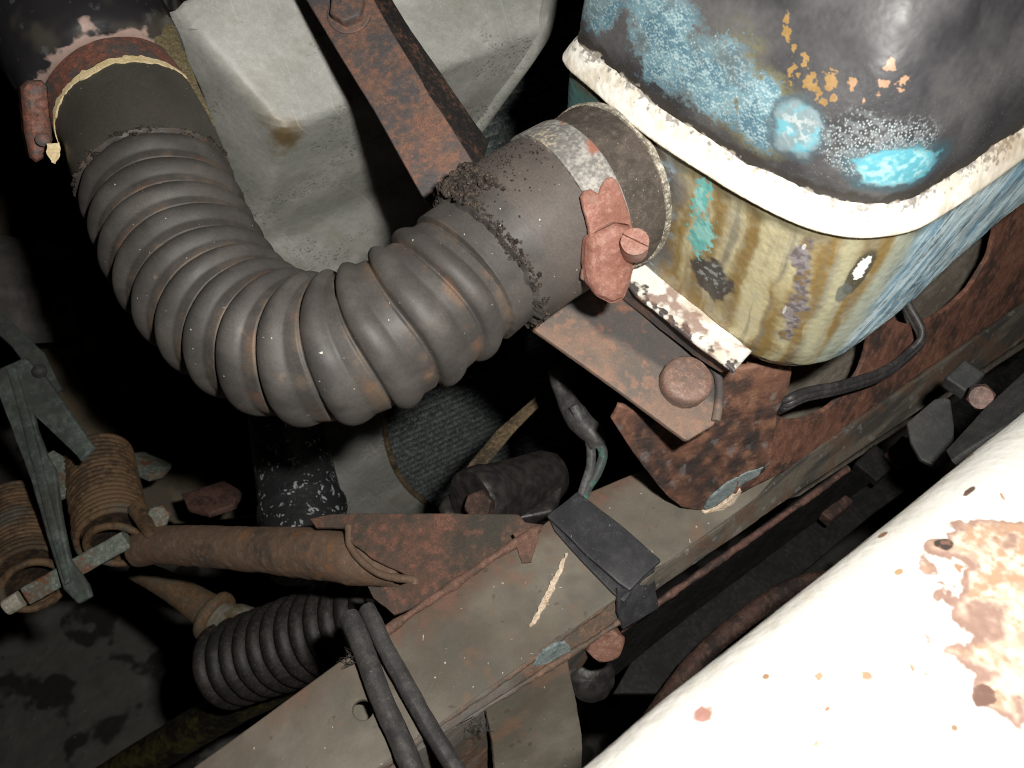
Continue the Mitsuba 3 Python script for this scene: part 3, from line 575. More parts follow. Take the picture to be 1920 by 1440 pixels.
SE = hs[-1]
he = ring_on_hose(SB1 - .001, s_at(1131, 354), .0296, .004, n=40, rr=lambda i: .0292 + .0010 * (i / 39.) ** 2)
add('hose_end_collar', roughen(he, .0005, 260, 52, 4), 'm_collar'); tag('hose_end_collar', 'brown dusty rubber collar between the grey band clamp and the tank wall', 'rubber collar')
pN, tN = p_at(s_at(1160, 340))
nk = -RHT                                               # the neck leaves the tank's long wall squarely
cw = TA + LHT * ((pN - TA) @ LHT) + ZH * ((pN - TA) @ ZH) + RHT * 0.003
add('radiator_tank__neck', roughen(ring_on_hose(s_at(1129, 355), s_at(1137, 351), .0308, .003), .0003, 300, 53), 'm_brassrim')
labels['radiator_tank__neck'] = {'label': 'worn brass rim of the outlet neck'}
# rusty tab, screw of the clamp
pc, tc_ = p_at((SB0 + SB1) / 2)
def hose_surface(px, py, r):
    """Where the view ray meets a cylinder of radius r about the clamp's axis."""
    d = unit(ray(px, py)); o = CAM - pc; d_ = d - tc_ * (d @ tc_); o_ = o - tc_ * (o @ tc_)
    A_, B_, C_ = d_ @ d_, 2 * d_ @ o_, o_ @ o_ - r * r; k = (-B_ - math.sqrt(max(B_ * B_ - 4 * A_ * C_, 0))) / (2 * A_); return CAM + d * k
pt = hose_surface(1135, 445, .0312); nt = unit((pt - pc) - tc_ * ((pt - pc) @ tc_)); nt = unit(nt - 0.25 * FW)
tabp = (pt + nt * .001, nt)
add('right_hose_clamp__tab', plate([(1098, 372), (1107, 361), (1120, 358), (1132, 366), (1139, 352), (1152, 337), (1164, 334), (1172, 345), (1180, 385), (1187, 425), (1199, 446), (1199, 500), (1188, 540), (1172, 562), (1150, 566), (1132, 556), (1116, 538), (1100, 528), (1099, 512), (1108, 470), (1106, 430), (1099, 395)],
    tabp, .0022, bevel=.0007, step=.0012, amp=.0004, asc=260, seed=55, height=lambda a_, b_: -30 * (b_) ** 2 * .5), 'm_salmon')
ps = on(1170, 452, tabp) + nt * .0062; sx = unit(on(1176, 430, tabp) - on(1166, 470, tabp)); sd = unit(unit(CAM - ps) + .35 * unit(sx))
scr = m3.Manifold.cylinder(.0075, .0049, .0045, 40).translate([0, 0, -.0045]) - m3.Manifold.cube([.0012, .02, .0022], True).rotate([0, 0, 62]).translate([0, 0, .0028])
vv, ff = unmanif(scr.refine_to_length(.0012)); e1, e2, n_ = frame(sd)
add('right_hose_clamp__screw_housing__screw', roughen((ps + vv @ np.array([e1, e2, n_]), ff), .0002, 500, 57), 'm_salmon', smooth=40)
add('right_hose_clamp__screw_housing', plate([(1112, 452), (1130, 436), (1160, 418), (1192, 424), (1205, 450), (1206, 492), (1196, 536), (1178, 562), (1152, 572), (1128, 560), (1114, 536), (1110, 500)],
    (on(1160, 490, tabp) + nt * .0042, nt), .0055, bevel=.0036, step=.0011, rnd=.003, amp=.0004, asc=300, seed=58, height=lambda a_, b_: -38 * a_ ** 2), 'm_salmon')
# ------------------------------------------------------------------ left end: clamp, cream paint, thermostat housing
pA, tA = p_at(SA)
add('left_hose_clamp__band', roughen(ring_on_hose(SA - .0145, SA - .0035, .0282, .0016), .0003, 160, 61), 'm_clamp_brown')
tag('left_hose_clamp', 'rusty brown band clamp with upright screw block at the upper left hose end', 'hose clamp')
add('cream_paint', ring_on_hose(SA - .0024, SA - .0006, .0284, .0010, jagged=.0026, seed=5, n=10), 'm_cream')
tag('cream_paint', 'flaking cream paint ring at the upper left end of the hose', 'paint')
lbp = (W(72, 228, .3225), unit(CAM - W(72, 228, .322) + .06 * RX))
add('left_hose_clamp__screw_housing', plate([(40, 164), (52, 150), (80, 149), (93, 162), (96, 200), (101, 262), (92, 292), (70, 305), (58, 296), (48, 250)], lbp, .012, bevel=.0028, step=.0012, amp=.0005, asc=240, seed=62, height=lambda a_, b_: -.0007 * np.exp(-((b_ - .001) / .0006) ** 2) - .0006 * np.exp(-((b_ + .006) / .0006) ** 2) - 22 * a_ ** 2), 'm_clamp_brown')
add('left_hose_clamp__tab', plate([(128, 128), (124, 112), (132, 100), (144, 98), (151, 106), (150, 114), (160, 116), (163, 126), (154, 140), (140, 150), (130, 144)], (W(144, 122, .3240), unit(CAM - W(144, 122, .324) + .05 * ZH)), .0016, bevel=.0005, step=.001, amp=.0003, asc=260, seed=60), 'm_clamp_brown')
labels['left_hose_clamp__tab'] = {'label': 'dark notched strap end on top of the band'}
for k, (x, y) in enumerate([(74, 196), (80, 262)]):
    add('left_hose_clamp__screw_housing__rivet' + ('' if k == 0 else '_001'), roughen(lathe(W(x, y, .3220), unit(CAM - W(x, y, .322)), [(-.001, .0026), (.0006, .0025), (.0012, .0016), (.0013, .0004)], 20), .0002, 600, 64 + k), 'm_clamp_brown')
add('cream_paint_flake', plate([(88, 270), (112, 266), (113, 290), (104, 308), (96, 306), (90, 292), (86, 284)], (W(100, 285, .3195), unit(CAM - W(100, 285, .3195))), .0008, bevel=.0002, step=.001, jag=.0006, jsc=900, amp=.0004, asc=200), 'm_cream')
tag('cream_paint_flake', 'small cream flake hanging below the left clamp block', 'paint flake')
ha = -tA
hb = pA - ha * .0
hous = lathe(hb, ha, [(.008, .0250), (.012, .0258), (.017, .0264), (.0195, .0275), (.022, .0300), (.025, .0318), (.030, .0334), (.042, .0348), (.060, .0360), (.085, .0370), (.12, .036), (.15, .03)], 96)
add('thermostat_housing', roughen(roughen(hous, .0018, 38, 66), .0004, 200, 67), 'm_housing')
tag('thermostat_housing', 'glossy black housing with chipped pinkish paint behind the left clamp', 'housing')
add('sandy_gasket', plate([(240, 48), (268, 38), (290, 46), (326, 40), (350, 108), (384, 190), (400, 240), (374, 197), (347, 166), (310, 141), (272, 120), (246, 108)], plane3(W(250, 45, .336), W(390, 210, .338), W(255, 130, .329)), .006, bevel=.0015, step=.0015, jag=.0006, jsc=300, amp=.0007, asc=500, seed=68), 'm_sand')
tag('sandy_gasket', 'olive brown gritty wedge between the black housing and the grey cowl', 'gasket')
add('black_clip', join(rbox(W(292, 15, .395), np.array([RX, UP, -FW]), (.0085, .009, .008), .002), rbox(W(318, 22, .40), np.array([unit(RX + .3 * UP), unit(UP - .3 * RX), -FW]), (.006, .004, .006), .0015)), 'm_dark')
tag('black_clip', 'small black clip at the top edge between housing and cowl', 'clip')

# ------------------------------------------------------------------ grey cowl (sheet metal, height field over its upright face)
TC = math.radians(30.0); CU = np.array([math.cos(TC), math.sin(TC), 0]); CN = np.array([math.sin(TC), -math.cos(TC), 0])
KC = 0.325; CO = CAM - CN * KC                         # cowl face: CN . (p - CAM) = -KC
CO = on(530, 250, (CO, CN))                            # origin at the front corner of the chamfer
def softmin(a, b, k): h = np.clip(.5 + .5 * (b - a) / k, 0, 1); return b * (1 - h) + a * h - k * h * (1 - h)
def cowl_h(a, b):
    front = -0.05 * a + 0.40 * b
    top = -0.80 * b + 0.03 * a                          # slopes back above the ridge
    side = 1.55 * (a + .10 * np.clip(-b, 0, 1) * .3)
    h = softmin(softmin(front, top, .0035), side, .0045)
    fl = -.040 - .10 * b - .02 * a                       # the flange along the left edge
    h = -softmin(-h, -fl, .003)
    return h + .0010 * (meshkit.fbm(np.c_[a * 40, b * 40, a * 0 + 3.3], 3, 7) - .5)
def cowl_at(px, py):
    r = ray(px, py); k = .25 + np.arange(0, .5, .0008); P = CAM + k[:, None] * r; d = P - CO
    f = d @ CN - cowl_h(d @ CU, d[:, 2]); i = np.argmax(f < 0); return np.array([d[i] @ CU, d[i, 2]])
CP = [(318, 24), (345, 4), (430, -30), (560, -60), (1040, -70), (1030, 30), (1022, 66), (985, 122), (942, 182), (900, 240), (850, 320), (800, 430), (755, 560), (727, 680), (718, 770), (722, 820), (740, 880), (770, 920), (806, 946), (840, 962), (850, 985), (690, 985), (650, 965), (628, 900), (606, 838), (590, 760), (520, 560), (484, 452), (448, 360), (410, 262), (376, 165), (345, 100)]
c2 = np.array([cowl_at(x, y) for x, y in CP])
cw_ = slab(c2, (CO, CU, ZH, CN), .0016, bevel=.0007, step=.0028, height=cowl_h, amp=.0003, asc=110, seed=71)
add('fan_cowl', cw_, 'm_cowl', smooth=40); tag('fan_cowl', 'dull grey metal fan cowl with sloped top behind the ribbed hose', 'cowl')
re_ = [cowl_at(x, y) for x, y in [(1032, 0), (1026, 40), (1014, 72), (985, 116), (942, 176), (900, 234), (862, 290)]]
re3 = np.array([CO + a * CU + b * ZH + (cowl_h(np.array([a]), np.array([b]))[0] - .0012) * CN for a, b in re_])
add('fan_cowl__rolled_edge', roughen(sweep(spline(re3, 120)[0], .0042, 24)[:2], .0003, 90, 73), 'm_cowl'); labels['fan_cowl__rolled_edge'] = {'label': 'bright rolled edge of the cowl beside the tank'}
rim = [cowl_at(x, y) for x, y in [(716, 740), (719, 790), (725, 830), (742, 880), (770, 918), (806, 945), (842, 960)]]
rim3 = np.array([CO + a * CU + b * ZH + (cowl_h(np.array([a]), np.array([b]))[0] + .001) * CN for a, b in rim])
rp, _ = spline(rim3, 90); add('fan_cowl__rim', roughen(sweep(rp, .0021, 12)[:2], .0003, 200, 72), 'm_rimtan'); labels['fan_cowl__rim'] = {'label': 'worn tan rim of the round cowl opening'}

# ------------------------------------------------------------------ radiator core: flat tubes and thin fins
KR = 0.490; RO = CAM - CN * KR; rpl = (RO, CN)
TK = math.radians(28.0); 
a0 = on(700, 985, rpl); a1 = on(1120, 700, rpl); a2 = on(1040, 60, rpl)
ua, ub = ((a0 - RO) @ CU) - .01, ((a2 - RO) @ CU) + .05; za, zb_ = a0[2] - .03, a2[2] + .02
PT = .0100                                             # tube pitch
rows = np.arange(za, zb_, PT); tubes = []
for z in rows:
    c = RO + CU * (ua + ub) / 2; c = np.array([c[0], c[1], z]) ; tubes.append(rbox(c - CN * .0065, np.array([CU, ZH, CN]), ((ub - ua) / 2, .0008, .0075), .0006))
add('radiator_core__tube', roughen(join(*tubes), .00025, 160, 81), 'm_core_edge'); tag('radiator_core', 'dark radiator core of thin fins seen under the hose and beside the tank', 'radiator')
labels['radiator_core__tube'] = {'label': 'rows of flat tubes across the core', 'kind': 'stuff'}
fins = []; FP = .0031; rg = np.random.default_rng(5)
cu = np.arange(ua, ub, FP)
for z in rows[:-1]:
    k = len(cu); x = cu + rg.normal(0, .00035, k); ln = rg.normal(.0011, .0004, k); w = .00018
    for s_ in (0,):
        o_ = RO - CN * .0004
        def pt_(xx, zz, dn): return o_[None] * [1, 1, 0] + xx[:, None] * CU + (z + zz)[:, None] * ZH - CN * dn + 0 * xx[:, None]
        A_ = pt_(x - w, np.full(k, .0008), 0); B_ = pt_(x + w, np.full(k, .0008), 0); C_ = pt_(x + w + ln, np.full(k, PT - .0008), 0); D_ = pt_(x - w + ln, np.full(k, PT - .0008), 0)
        A2, B2, C2, D2 = (q_ - CN * .012 for q_ in (A_, B_, C_, D_))
        V = np.stack([A_, B_, C_, D_, A2, B2, C2, D2], 1).reshape(-1, 3); b8 = np.arange(k)[:, None] * 8
        F = np.vstack([b8 + np.array(t) for t in ([0, 1, 2], [0, 2, 3], [1, 5, 6], [1, 6, 2], [4, 0, 3], [4, 3, 7])])
        fins.append((V, F))
add('radiator_core__fin', join(*fins), 'm_core', smooth=False); labels['radiator_core__fin'] = {'label': 'thin upright cooling fins', 'kind': 'stuff'}
add('radiator_core__backing', slab([(ua, za), (ub, za), (ub, zb_), (ua, zb_)], (RO * [1, 1, 0] - CN * .014, CU, ZH, CN), .002, step=.05), 'm_dark')

# ------------------------------------------------------------------ rusty strut across the cowl
sp_ = plane3(W(575, 0, .338), W(740, 0, .336), W(800, 380, .322))
add('rusty_strut__face', plate([(548, -45), (676, -45), (735, 60), (800, 165), (880, 292), (905, 330), (848, 372), (812, 392), (790, 366), (700, 205), (640, 108)], sp_, .0022, bevel=.0006, step=.003, amp=.0005, asc=90, seed=91), 'm_rust_strut')
fpl = plane3(W(700, 0, .3375), W(880, 290, .3255), W(737, 0, .350))
add('rusty_strut__flange', plate([(674, -45), (708, -45), (760, 40), (830, 140), (917, 268), (905, 312), (884, 302), (800, 168), (730, 50)], fpl, .002, bevel=.0005, step=.003, amp=.0004, asc=110, seed=92), 'm_black_rust')
labels['rusty_strut__flange'] = {'label': 'dark folded edge of the strut'}
sn = sp_[1]
add('rusty_strut__bolt', roughen(hexnut(on(655, 24, sp_), sn, .0072, .0055, .4), .0004, 260, 93), 'm_rust_strut')
add('rusty_strut__washer', roughen(lathe(on(655, 26, sp_), sn, [(-.001, .0088), (.0008, .0088), (.0012, .0082), (.0012, .003)], 40), .0003, 300, 94), 'm_rust_strut')
tag('rusty_strut', 'long flat rusty strut with a bolt head, running down over the grey cowl', 'strut')
# ------------------------------------------------------------------ crossmember beam
ZB = W(1000, 1050, .372)[2]; BT = HZ(ZB)
hole = [(680 + 19 * math.cos(a), 1331 + 19 * math.sin(a)) for a in np.linspace(0, 2 * np.pi, 20, endpoint=False)]
def dents(a, b): return .0009 * (meshkit.fbm(np.c_[a * 28, b * 28, a * 0 + 1.7], 3, 3) - .5) * 2
add('crossmember__top_face', plate([(250, 1520), (640, 1236), (700, 1190), (1008, 990), (1085, 930), (1225, 872), (1330, 860), (1490, 850), (1420, 932), (1352, 982), (1283, 1032), (1165, 1116), (850, 1338), (600, 1520)], BT, .003, holes=[hole], bevel=.001, step=.004, height=dents, amp=.0003, asc=140, seed=101), 'm_beam')
pf = on(1283, 1032, BT); bn = unit(np.cross(RH, ZH)); fpl_ = (pf + .0002 * bn, unit(bn * np.sign(bn @ (CAM - pf)) + .55 * ZH)); fpl_ = (fpl_[0], fpl_[1] if fpl_[1] @ (CAM - pf) > 0 else -fpl_[1])
add('crossmember__front_face', plate([(1160, 1121), (1283, 1034), (1352, 984), (1420, 934), (1490, 872), (1960, 545), (1960, 612), (1500, 922), (1232, 1107), (1180, 1150)], fpl_, .003, bevel=.0009, step=.004, jag=.0004, jsc=200, height=dents, amp=.0004, asc=120, seed=102), 'm_beam_dark')
labels['crossmember__front_face'] = {'label': 'darker scuffed front face of the beam'}
BR0 = on(850, 1095, BT); BRL = np.linalg.norm(on(705, 1192, BT) - BR0); _bd = unit(on(1008, 990, BT) - on(712, 1190, BT)); BRN = np.cross(ZH, _bd); BRN = BRN * np.sign(BRN @ (on(1000, 1200, BT) - BR0))
# raised rusty lip along the rear edge
lp, _ = spline([on(x, y, HZ(ZB + .0016)) for x, y in [(712, 1190), (770, 1148), (850, 1095), (930, 1040), (1012, 988)]], 120)
add('crossmember__rear_lip', roughen(roughen(sweep(lp - .0010 * ZH, .0019 + .0009 * nz(lp, 90, 5), 14)[:2], .0007, 130, 103), .0003, 500, 104), 'm_rust_pink')
labels['crossmember__rear_lip'] = {'label': 'rust pink seam along the rear edge'}
add('crossmember__rust_scab', plate([(962, 1000), (1012, 985), (1006, 1020), (996, 1052), (978, 1054), (972, 1035)], HZ(ZB + .0014), .0014, bevel=.0004, step=.0012, jag=.0006, jsc=500, amp=.0004, asc=300, seed=105), 'm_rust_pink')
# front flange of two folded strips
z1 = ZB - .002
add('crossmember__front_flange', plate([(560, 1520), (850, 1342), (960, 1262), (1090, 1160), (1150, 1122), (1172, 1140), (1176, 1160), (1060, 1232), (930, 1312), (740, 1440), (640, 1520)], plane3(on(850, 1342, HZ(z1)), on(1150, 1122, HZ(z1)), on(1062, 1230, HZ(z1 - .006))), .003, bevel=.0012, step=.003, jag=.0006, jsc=170, amp=.0006, asc=150, seed=106), 'm_beam_rust')
fl, _ = spline([on(x, y, HZ(ZB - .0012)) for x, y in [(640, 1490), (830, 1352), (960, 1262), (1080, 1172), (1158, 1118)]], 140)
add('crossmember__weld_bead', roughen(roughen(sweep(fl - .0006 * ZH, .0014 + .0008 * nz(fl, 70, 8), 12)[:2], .0009, 110, 107), .0004, 420, 108), 'm_beam_rust')
fl2, _ = spline([on(x, y, HZ(ZB - .0075)) for x, y in [(640, 1515), (760, 1425), (870, 1350), (970, 1288), (1070, 1226), (1170, 1160)]], 140)
add('crossmember__lower_bead', roughen(roughen(sweep(fl2 - .0004 * ZH, .0013 + .0008 * nz(fl2, 80, 9), 12)[:2], .0009, 130, 109), .0004, 420, 110), 'm_beam_rust')
gp = plane3(on(930, 1300, HZ(ZB - .008)), on(1062, 1236, HZ(ZB - .008)), W(1085, 1420, .372))
add('crossmember__gusset_plate', plate([(905, 1310), (1000, 1262), (1064, 1228), (1070, 1265), (1082, 1320), (1094, 1400), (1090, 1500), (930, 1500), (925, 1400)], gp, .003, bevel=.0007, step=.003, jag=.0005, jsc=160, height=dents, amp=.0003, asc=130, seed=111), 'm_beam')
gp2 = plane3(on(860, 1360, HZ(ZB - .009)), on(915, 1312, HZ(ZB - .009)), W(920, 1430, .376))
add('crossmember__torn_plate', plate([(735, 1445), (830, 1375), (880, 1340), (908, 1328), (918, 1370), (922, 1420), (926, 1500), (700, 1500)], gp2, .002, bevel=.0005, step=.003, jag=.0012, jsc=140, amp=.0008, asc=120, seed=112), 'm_beam_rust')
gp3 = plane3(on(1062, 1236, HZ(ZB - .009)), on(1105, 1195, HZ(ZB - .012)), W(1085, 1262, .374))
add('crossmember__corner_tab', plate([(1060, 1236), (1100, 1196), (1108, 1222), (1096, 1246), (1064, 1278)], gp3, .002, bevel=.0005, step=.002, jag=.0004, amp=.0004, seed=113), 'm_beam_dark')
add('crossmember__nut', roughen(roughen(hexnut(W(1124, 1190, .373), unit(np.array([.15, -.75, .62])), .0088, .0105, .3), .0013, 110, 114), .0004, 420, 115), 'm_rust_orange')
labels['crossmember__nut'] = {'label': 'rounded rusty nut on the beam end'}
tag('crossmember', 'olive grey rust-streaked steel beam running diagonally across the bottom', 'beam')
add('crossmember__inner_floor', plate([(560, 1300), (690, 1220), (800, 1330), (700, 1460)], HZ(ZB - .016), .002, step=.006, seed=117), 'm_beam')
add('crossmember__blue_paint', plate([(1004, 1236), (1030, 1215), (1062, 1204), (1072, 1212), (1064, 1240), (1050, 1262), (1030, 1278), (1000, 1282), (984, 1290), (990, 1268)], plane3(on(930, 1292, HZ(ZB - .0062)), on(1064, 1222, HZ(ZB - .0062)), W(1070, 1300, .3705)), .0018, bevel=.0004, step=.0012, jag=.0012, jsc=260, amp=.0005, asc=330, seed=118), 'm_bluepaint')
labels['crossmember__blue_paint'] = {'label': 'flaking pale blue grey paint near the nut'}
# scratch: bare filler scraped into the paint, a thin ragged film
add('crossmember__scrape_mark', plate([(1064, 1036), (1052, 1050), (1038, 1082), (1022, 1112), (1003, 1152), (991, 1172), (996, 1175), (1012, 1156), (1030, 1124), (1046, 1090), (1056, 1062)], HZ(ZB + .0016), .0022, bevel=.0003, step=.0009, jag=.0011, jsc=700, amp=.0006, asc=800, seed=116), 'm_scrape')
labels['crossmember__scrape_mark'] = {'label': 'pale crumbly scrape line on the beam'}

# ------------------------------------------------------------------ black rubber strap over the beam
stz = HZ(ZB + .0042)
def strap_h(a, b): return .0006 * np.sin(a * 260) * np.cos(b * 120)
add('rubber_strap', plate([(1024, 966), (1060, 938), (1082, 921), (1140, 964), (1200, 1012), (1241, 1050), (1214, 1074), (1181, 1107), (1158, 1090), (1100, 1040), (1060, 1000)], stz, .0022, bevel=.0009, step=.003, rnd=.0012, height=strap_h, amp=.0004, asc=60, seed=121), 'm_strap')
add('rubber_strap__under_layer', plate([(1030, 972), (1060, 1000), (1105, 1045), (1160, 1094), (1184, 1112), (1170, 1128), (1150, 1112), (1090, 1050), (1040, 994)], HZ(ZB + .0020), .0016, bevel=.0005, step=.003, amp=.0003, seed=122), 'm_strap')
spl = plane3(on(1181, 1107, HZ(ZB + .002)), on(1228, 1064, HZ(ZB + .002)), W(1236, 1150, .372))
add('rubber_strap__front_flap', plate([(1160, 1104), (1181, 1105), (1228, 1063), (1231, 1110), (1236, 1140), (1170, 1180), (1160, 1150)], spl, .002, bevel=.0006, step=.003, amp=.0004, seed=123), 'm_strap')
tag('rubber_strap', 'black rubber strap wrapped flat over the beam', 'strap')

# ------------------------------------------------------------------ tank bracket, bolt, rail, post
bp = plane3(W(1000, 612, .322), W(1190, 555, .330), W(1290, 815, .312))
add('tank_bracket__plate', plate([(986, 608), (1050, 572), (1108, 540), (1168, 548), (1250, 612), (1330, 674), (1352, 712), (1350, 765), (1340, 796), (1288, 827), (1150, 725)], bp, .003, bevel=.0008, step=.003, rnd=.0022, height=dents, amp=.0004, asc=120, seed=131), 'm_bracket')
BL0 = on(1265, 622, bp)
bl, _ = spline([on(x, y, (bp[0] + bp[1] * .0008, bp[1])) for x, y in [(1130, 546), (1175, 552), (1240, 604), (1310, 660), (1344, 700), (1349, 745), (1342, 790)]], 120)
add('tank_bracket__pressed_edge', roughen(sweep(bl, .0017, 12)[:2], .0003, 180, 132), 'm_bracket')
bb = on(1283, 722, bp)
bax = unit(bp[1] + .35 * UP - .1 * RX)
bv, bf = lathe(bb - bp[1] * .002, unit(bp[1] + .10 * UP), [(0, .0094), (.0050, .0099), (.0072, .0096), (.0084, .0084), (.0088, .0055), (.0087, .001)], 60)
add('tank_bracket__bolt', roughen(roughen((bv, bf), .0010, 110, 133), .0004, 380, 134), 'm_bolt')
labels['tank_bracket__bolt'] = {'label': 'rounded rusty bolt head'}
tag('tank_bracket', 'rusty flat bracket with one big bolt below the tank outlet', 'bracket')
rp1 = plane3(W(1196, 500, .322), W(1400, 668, .302), W(1178, 524, .318))
add('edge_rail__top', plate([(1150, 470), (1205, 486), (1270, 540), (1340, 598), (1411, 657), (1378, 694), (1330, 660), (1250, 596), (1190, 548), (1168, 520)], rp1, .0025, bevel=.001, step=.003, jag=.0003, height=dents, amp=.0005, asc=120, seed=135), 'm_rail')
RL0 = on(1290, 600, rp1); RLD = unit(np.cross(rp1[1], on(1411, 657, rp1) - on(1205, 486, rp1))); RLD = RLD * np.sign(RLD @ (on(1340, 560, rp1) - RL0))
rp2 = plane3(W(1190, 549, .3195), W(1378, 694, .305), W(1345, 694, .313))
add('edge_rail__lower_lip', plate([(1160, 530), (1190, 546), (1250, 594), (1378, 692), (1352, 700), (1300, 668), (1230, 612), (1165, 560)], rp2, .002, bevel=.0006, step=.003, amp=.0004, seed=136), 'm_rust_strut')
tag('edge_rail', 'folded steel rail worn to white, tucked under the tank wall', 'rail')
labels['edge_rail__lower_lip'] = {'label': 'rusty lower lip of the rail'}
# upright rusted post between bracket and beam
pb = on(1300, 958, BT); ppn = unit(np.array([.20, -.96, .12]))
ppl = (pb + ppn * .001, ppn)
add('bracket_post__face', plate([(1338, 690), (1400, 690), (1490, 680), (1478, 735), (1458, 778), (1446, 868), (1420, 902), (1372, 938), (1316, 961), (1276, 953), (1248, 930), (1210, 880), (1178, 838), (1146, 786), (1160, 760), (1260, 790)], ppl, .003, bevel=.0010, step=.003, jag=.0006, jsc=120, height=lambda a, b: 2.2 * dents(a * 1.6, b * 1.6), amp=.0006, asc=190, seed=141), 'm_rust_post')
pk = HZ(ZB + .0014)
add('bracket_post__blue_paint', plate([(1322, 956), (1330, 936), (1365, 905), (1405, 885), (1432, 876), (1424, 890), (1390, 912), (1368, 930), (1345, 948)], (ppl[0] + ppn * .0007, ppn), .002, bevel=.0005, step=.0015, jag=.0008, jsc=260, amp=.0005, asc=330, seed=142), 'm_bluepaint')
labels['bracket_post__blue_paint'] = {'label': 'patch of pale blue grey paint at the foot'}
add('bracket_post__cream_edge', plate([(1318, 962), (1345, 955), (1370, 936), (1388, 918), (1392, 922), (1376, 945), (1352, 962), (1330, 966)], (ppl[0] + ppn * .0013, ppn), .002, bevel=.0004, step=.001, jag=.0005, jsc=400, amp=.0004, asc=400, seed=143), 'm_scrape')
tag('bracket_post', 'upright heavily rusted post with a pointed foot standing on the beam', 'post')

# ------------------------------------------------------------------ rusty inner panel with round holes, backing, cable
ip0 = on(1490, 872, BT); ipn = unit(bn * (1 if bn @ (CAM - ip0) > 0 else -1) + .22 * ZH)
ipl = (ip0 - .001 * ipn, ipn)
def disc(cx, cy, rx_, ry_, rot=0.0, k=40):
    c, s = math.cos(rot), math.sin(rot); return [(cx + rx_ * math.cos(a) * c - ry_ * math.sin(a) * s, cy + rx_ * math.cos(a) * s + ry_ * math.sin(a) * c) for a in np.linspace(0, 2 * np.pi, k, endpoint=False)]
add('inner_panel', plate([(1380, 930), (1400, 700), (1440, 600), (1980, 250), (1980, 535), (1490, 872)], ipl, .0025, holes=[disc(1536, 690, 118, 66, -.84), disc(1768, 500, 132, 62, -.88)], bevel=.0007, step=.004, height=lambda a, b: 2 * dents(a, b), amp=.0007, asc=130, seed=151), 'm_rust_panel')
tag('inner_panel', 'rust red panel with two round holes beneath the corroded tank', 'panel')
bkp = (ip0 - .022 * ipn, ipn)
add('panel_backing', plate([(1320, 980), (1340, 640), (1980, 200), (2000, 600), (1500, 930)], bkp, .003, step=.006, amp=.0006, seed=152), 'm_backing')
tag('panel_backing', 'dusty grey brown sheet seen through the round holes of the rusty panel', 'panel')
cpts = [(1400, 772), (1448, 770), (1475, 756), (1510, 740), (1560, 730), (1610, 717), (1655, 700), (1700, 668), (1728, 630), (1743, 590), (1748, 560)]
cb = []
for k, (x, y) in enumerate(cpts):
    p = on(x, y, (ip0 + ipn * (.006 if k > 1 else -.006), ipn)); cb.append(p - ipn * (.012 if k > 8 else 0))
for k, off in enumerate((-.0021, 0.0, .0021)):
    q, _ = spline([c + off * unit(np.cross(ipn, RH)) * (1 if abs(off) else .8) + ipn * (.0006 if off == 0 else 0) for c in cb], 160)
    add('flat_cable__core' + ('' if k == 0 else f'_{k:03d}'), roughen(sweep(q, .0017, 14)[:2], .0002, 180, 153 + k), 'm_cable')
tag('flat_cable', 'dark grey three-core cable running along the rusty panel', 'cable')

# ------------------------------------------------------------------ parts in the gap behind the white panel
ZG = ZB - .045
rr0 = plane3(on(1175, 1172, HZ(ZG)), on(1570, 893, HZ(ZG)), on(1400, 1060, HZ(ZG - .030)))
add('rust_rail__web', plate([(1110, 1222), (1175, 1174), (1300, 1086), (1400, 1016), (1480, 960), (1590, 880), (1640, 900), (1500, 1000), (1400, 1075), (1300, 1150), (1200, 1230), (1150, 1270)], rr0, .003, bevel=.0008, step=.004, amp=.0005, seed=161), 'm_black')
add('rust_rail__edge', roughen(roughen(sweep(spline([on(x, y, HZ(ZG + .001)) for x, y in [(1110, 1222), (1175, 1173), (1300, 1085), (1400, 1015), (1480, 959), (1590, 879)]], 160)[0], .0017, 12)[:2], .0006, 130, 162), .0004, 320, 165), 'm_rust_dark')
tag('rust_rail', 'dark rail with thin rusty upper edge in the gap below the beam', 'rail')
add('rust_pipe', roughen(roughen(sweep(spline([on(x, y, HZ(ZG - .03)) for x, y in [(1190, 1400), (1276, 1276), (1334, 1212), (1392, 1164), (1456, 1118), (1526, 1090), (1600, 1085)]], 160)[0], .0050, 20)[:2], .0006, 90, 162), .0003, 300, 166), 'm_rust_shade')
tag('rust_pipe', 'dull red rusty pipe just behind the white panel edge', 'pipe')
gpl = HZ(ZG - .006)
add('dark_tray', plate([(1150, 1300), (1240, 1140), (1560, 930), (1700, 820), (1980, 620), (1980, 720), (1640, 960), (1450, 1120), (1250, 1300)], HZ(ZG - .055), .003, step=.006, amp=.001, asc=60, seed=163), 'm_black')
tag('dark_tray', 'black dusty tray at the bottom of the gap', 'tray')
def block(px, py, d, half, rot=0.0, r=.0012, mat='m_dark', key='x', seed=0):
    u_, v_ = RH, -LH
    return roughen(rbox(W(px, py, d), np.array([u_ * math.cos(rot) + ZH * math.sin(rot), v_, ZH * math.cos(rot) - u_ * math.sin(rot)]), half, r), .0004, 160, seed)
add('dark_bracket__plate', plate([(1700, 792), (1752, 748), (1782, 742), (1790, 800), (1788, 850), (1764, 880), (1726, 862), (1708, 830)], plane3(W(1700, 790, .37), W(1785, 745, .37), W(1750, 870, .36)), .003, bevel=.0008, step=.003, rnd=.002, seed=171), 'm_darkgrey')
add('dark_bracket__arm', plate([(1772, 845), (1840, 770), (1980, 640), (1980, 740), (1880, 800), (1782, 862)], plane3(W(1772, 850, .31), W(1960, 650, .31), W(1960, 740, .285)), .003, bevel=.0008, step=.003, seed=172), 'm_darkgrey')
bo = W(1838, 742, .335)
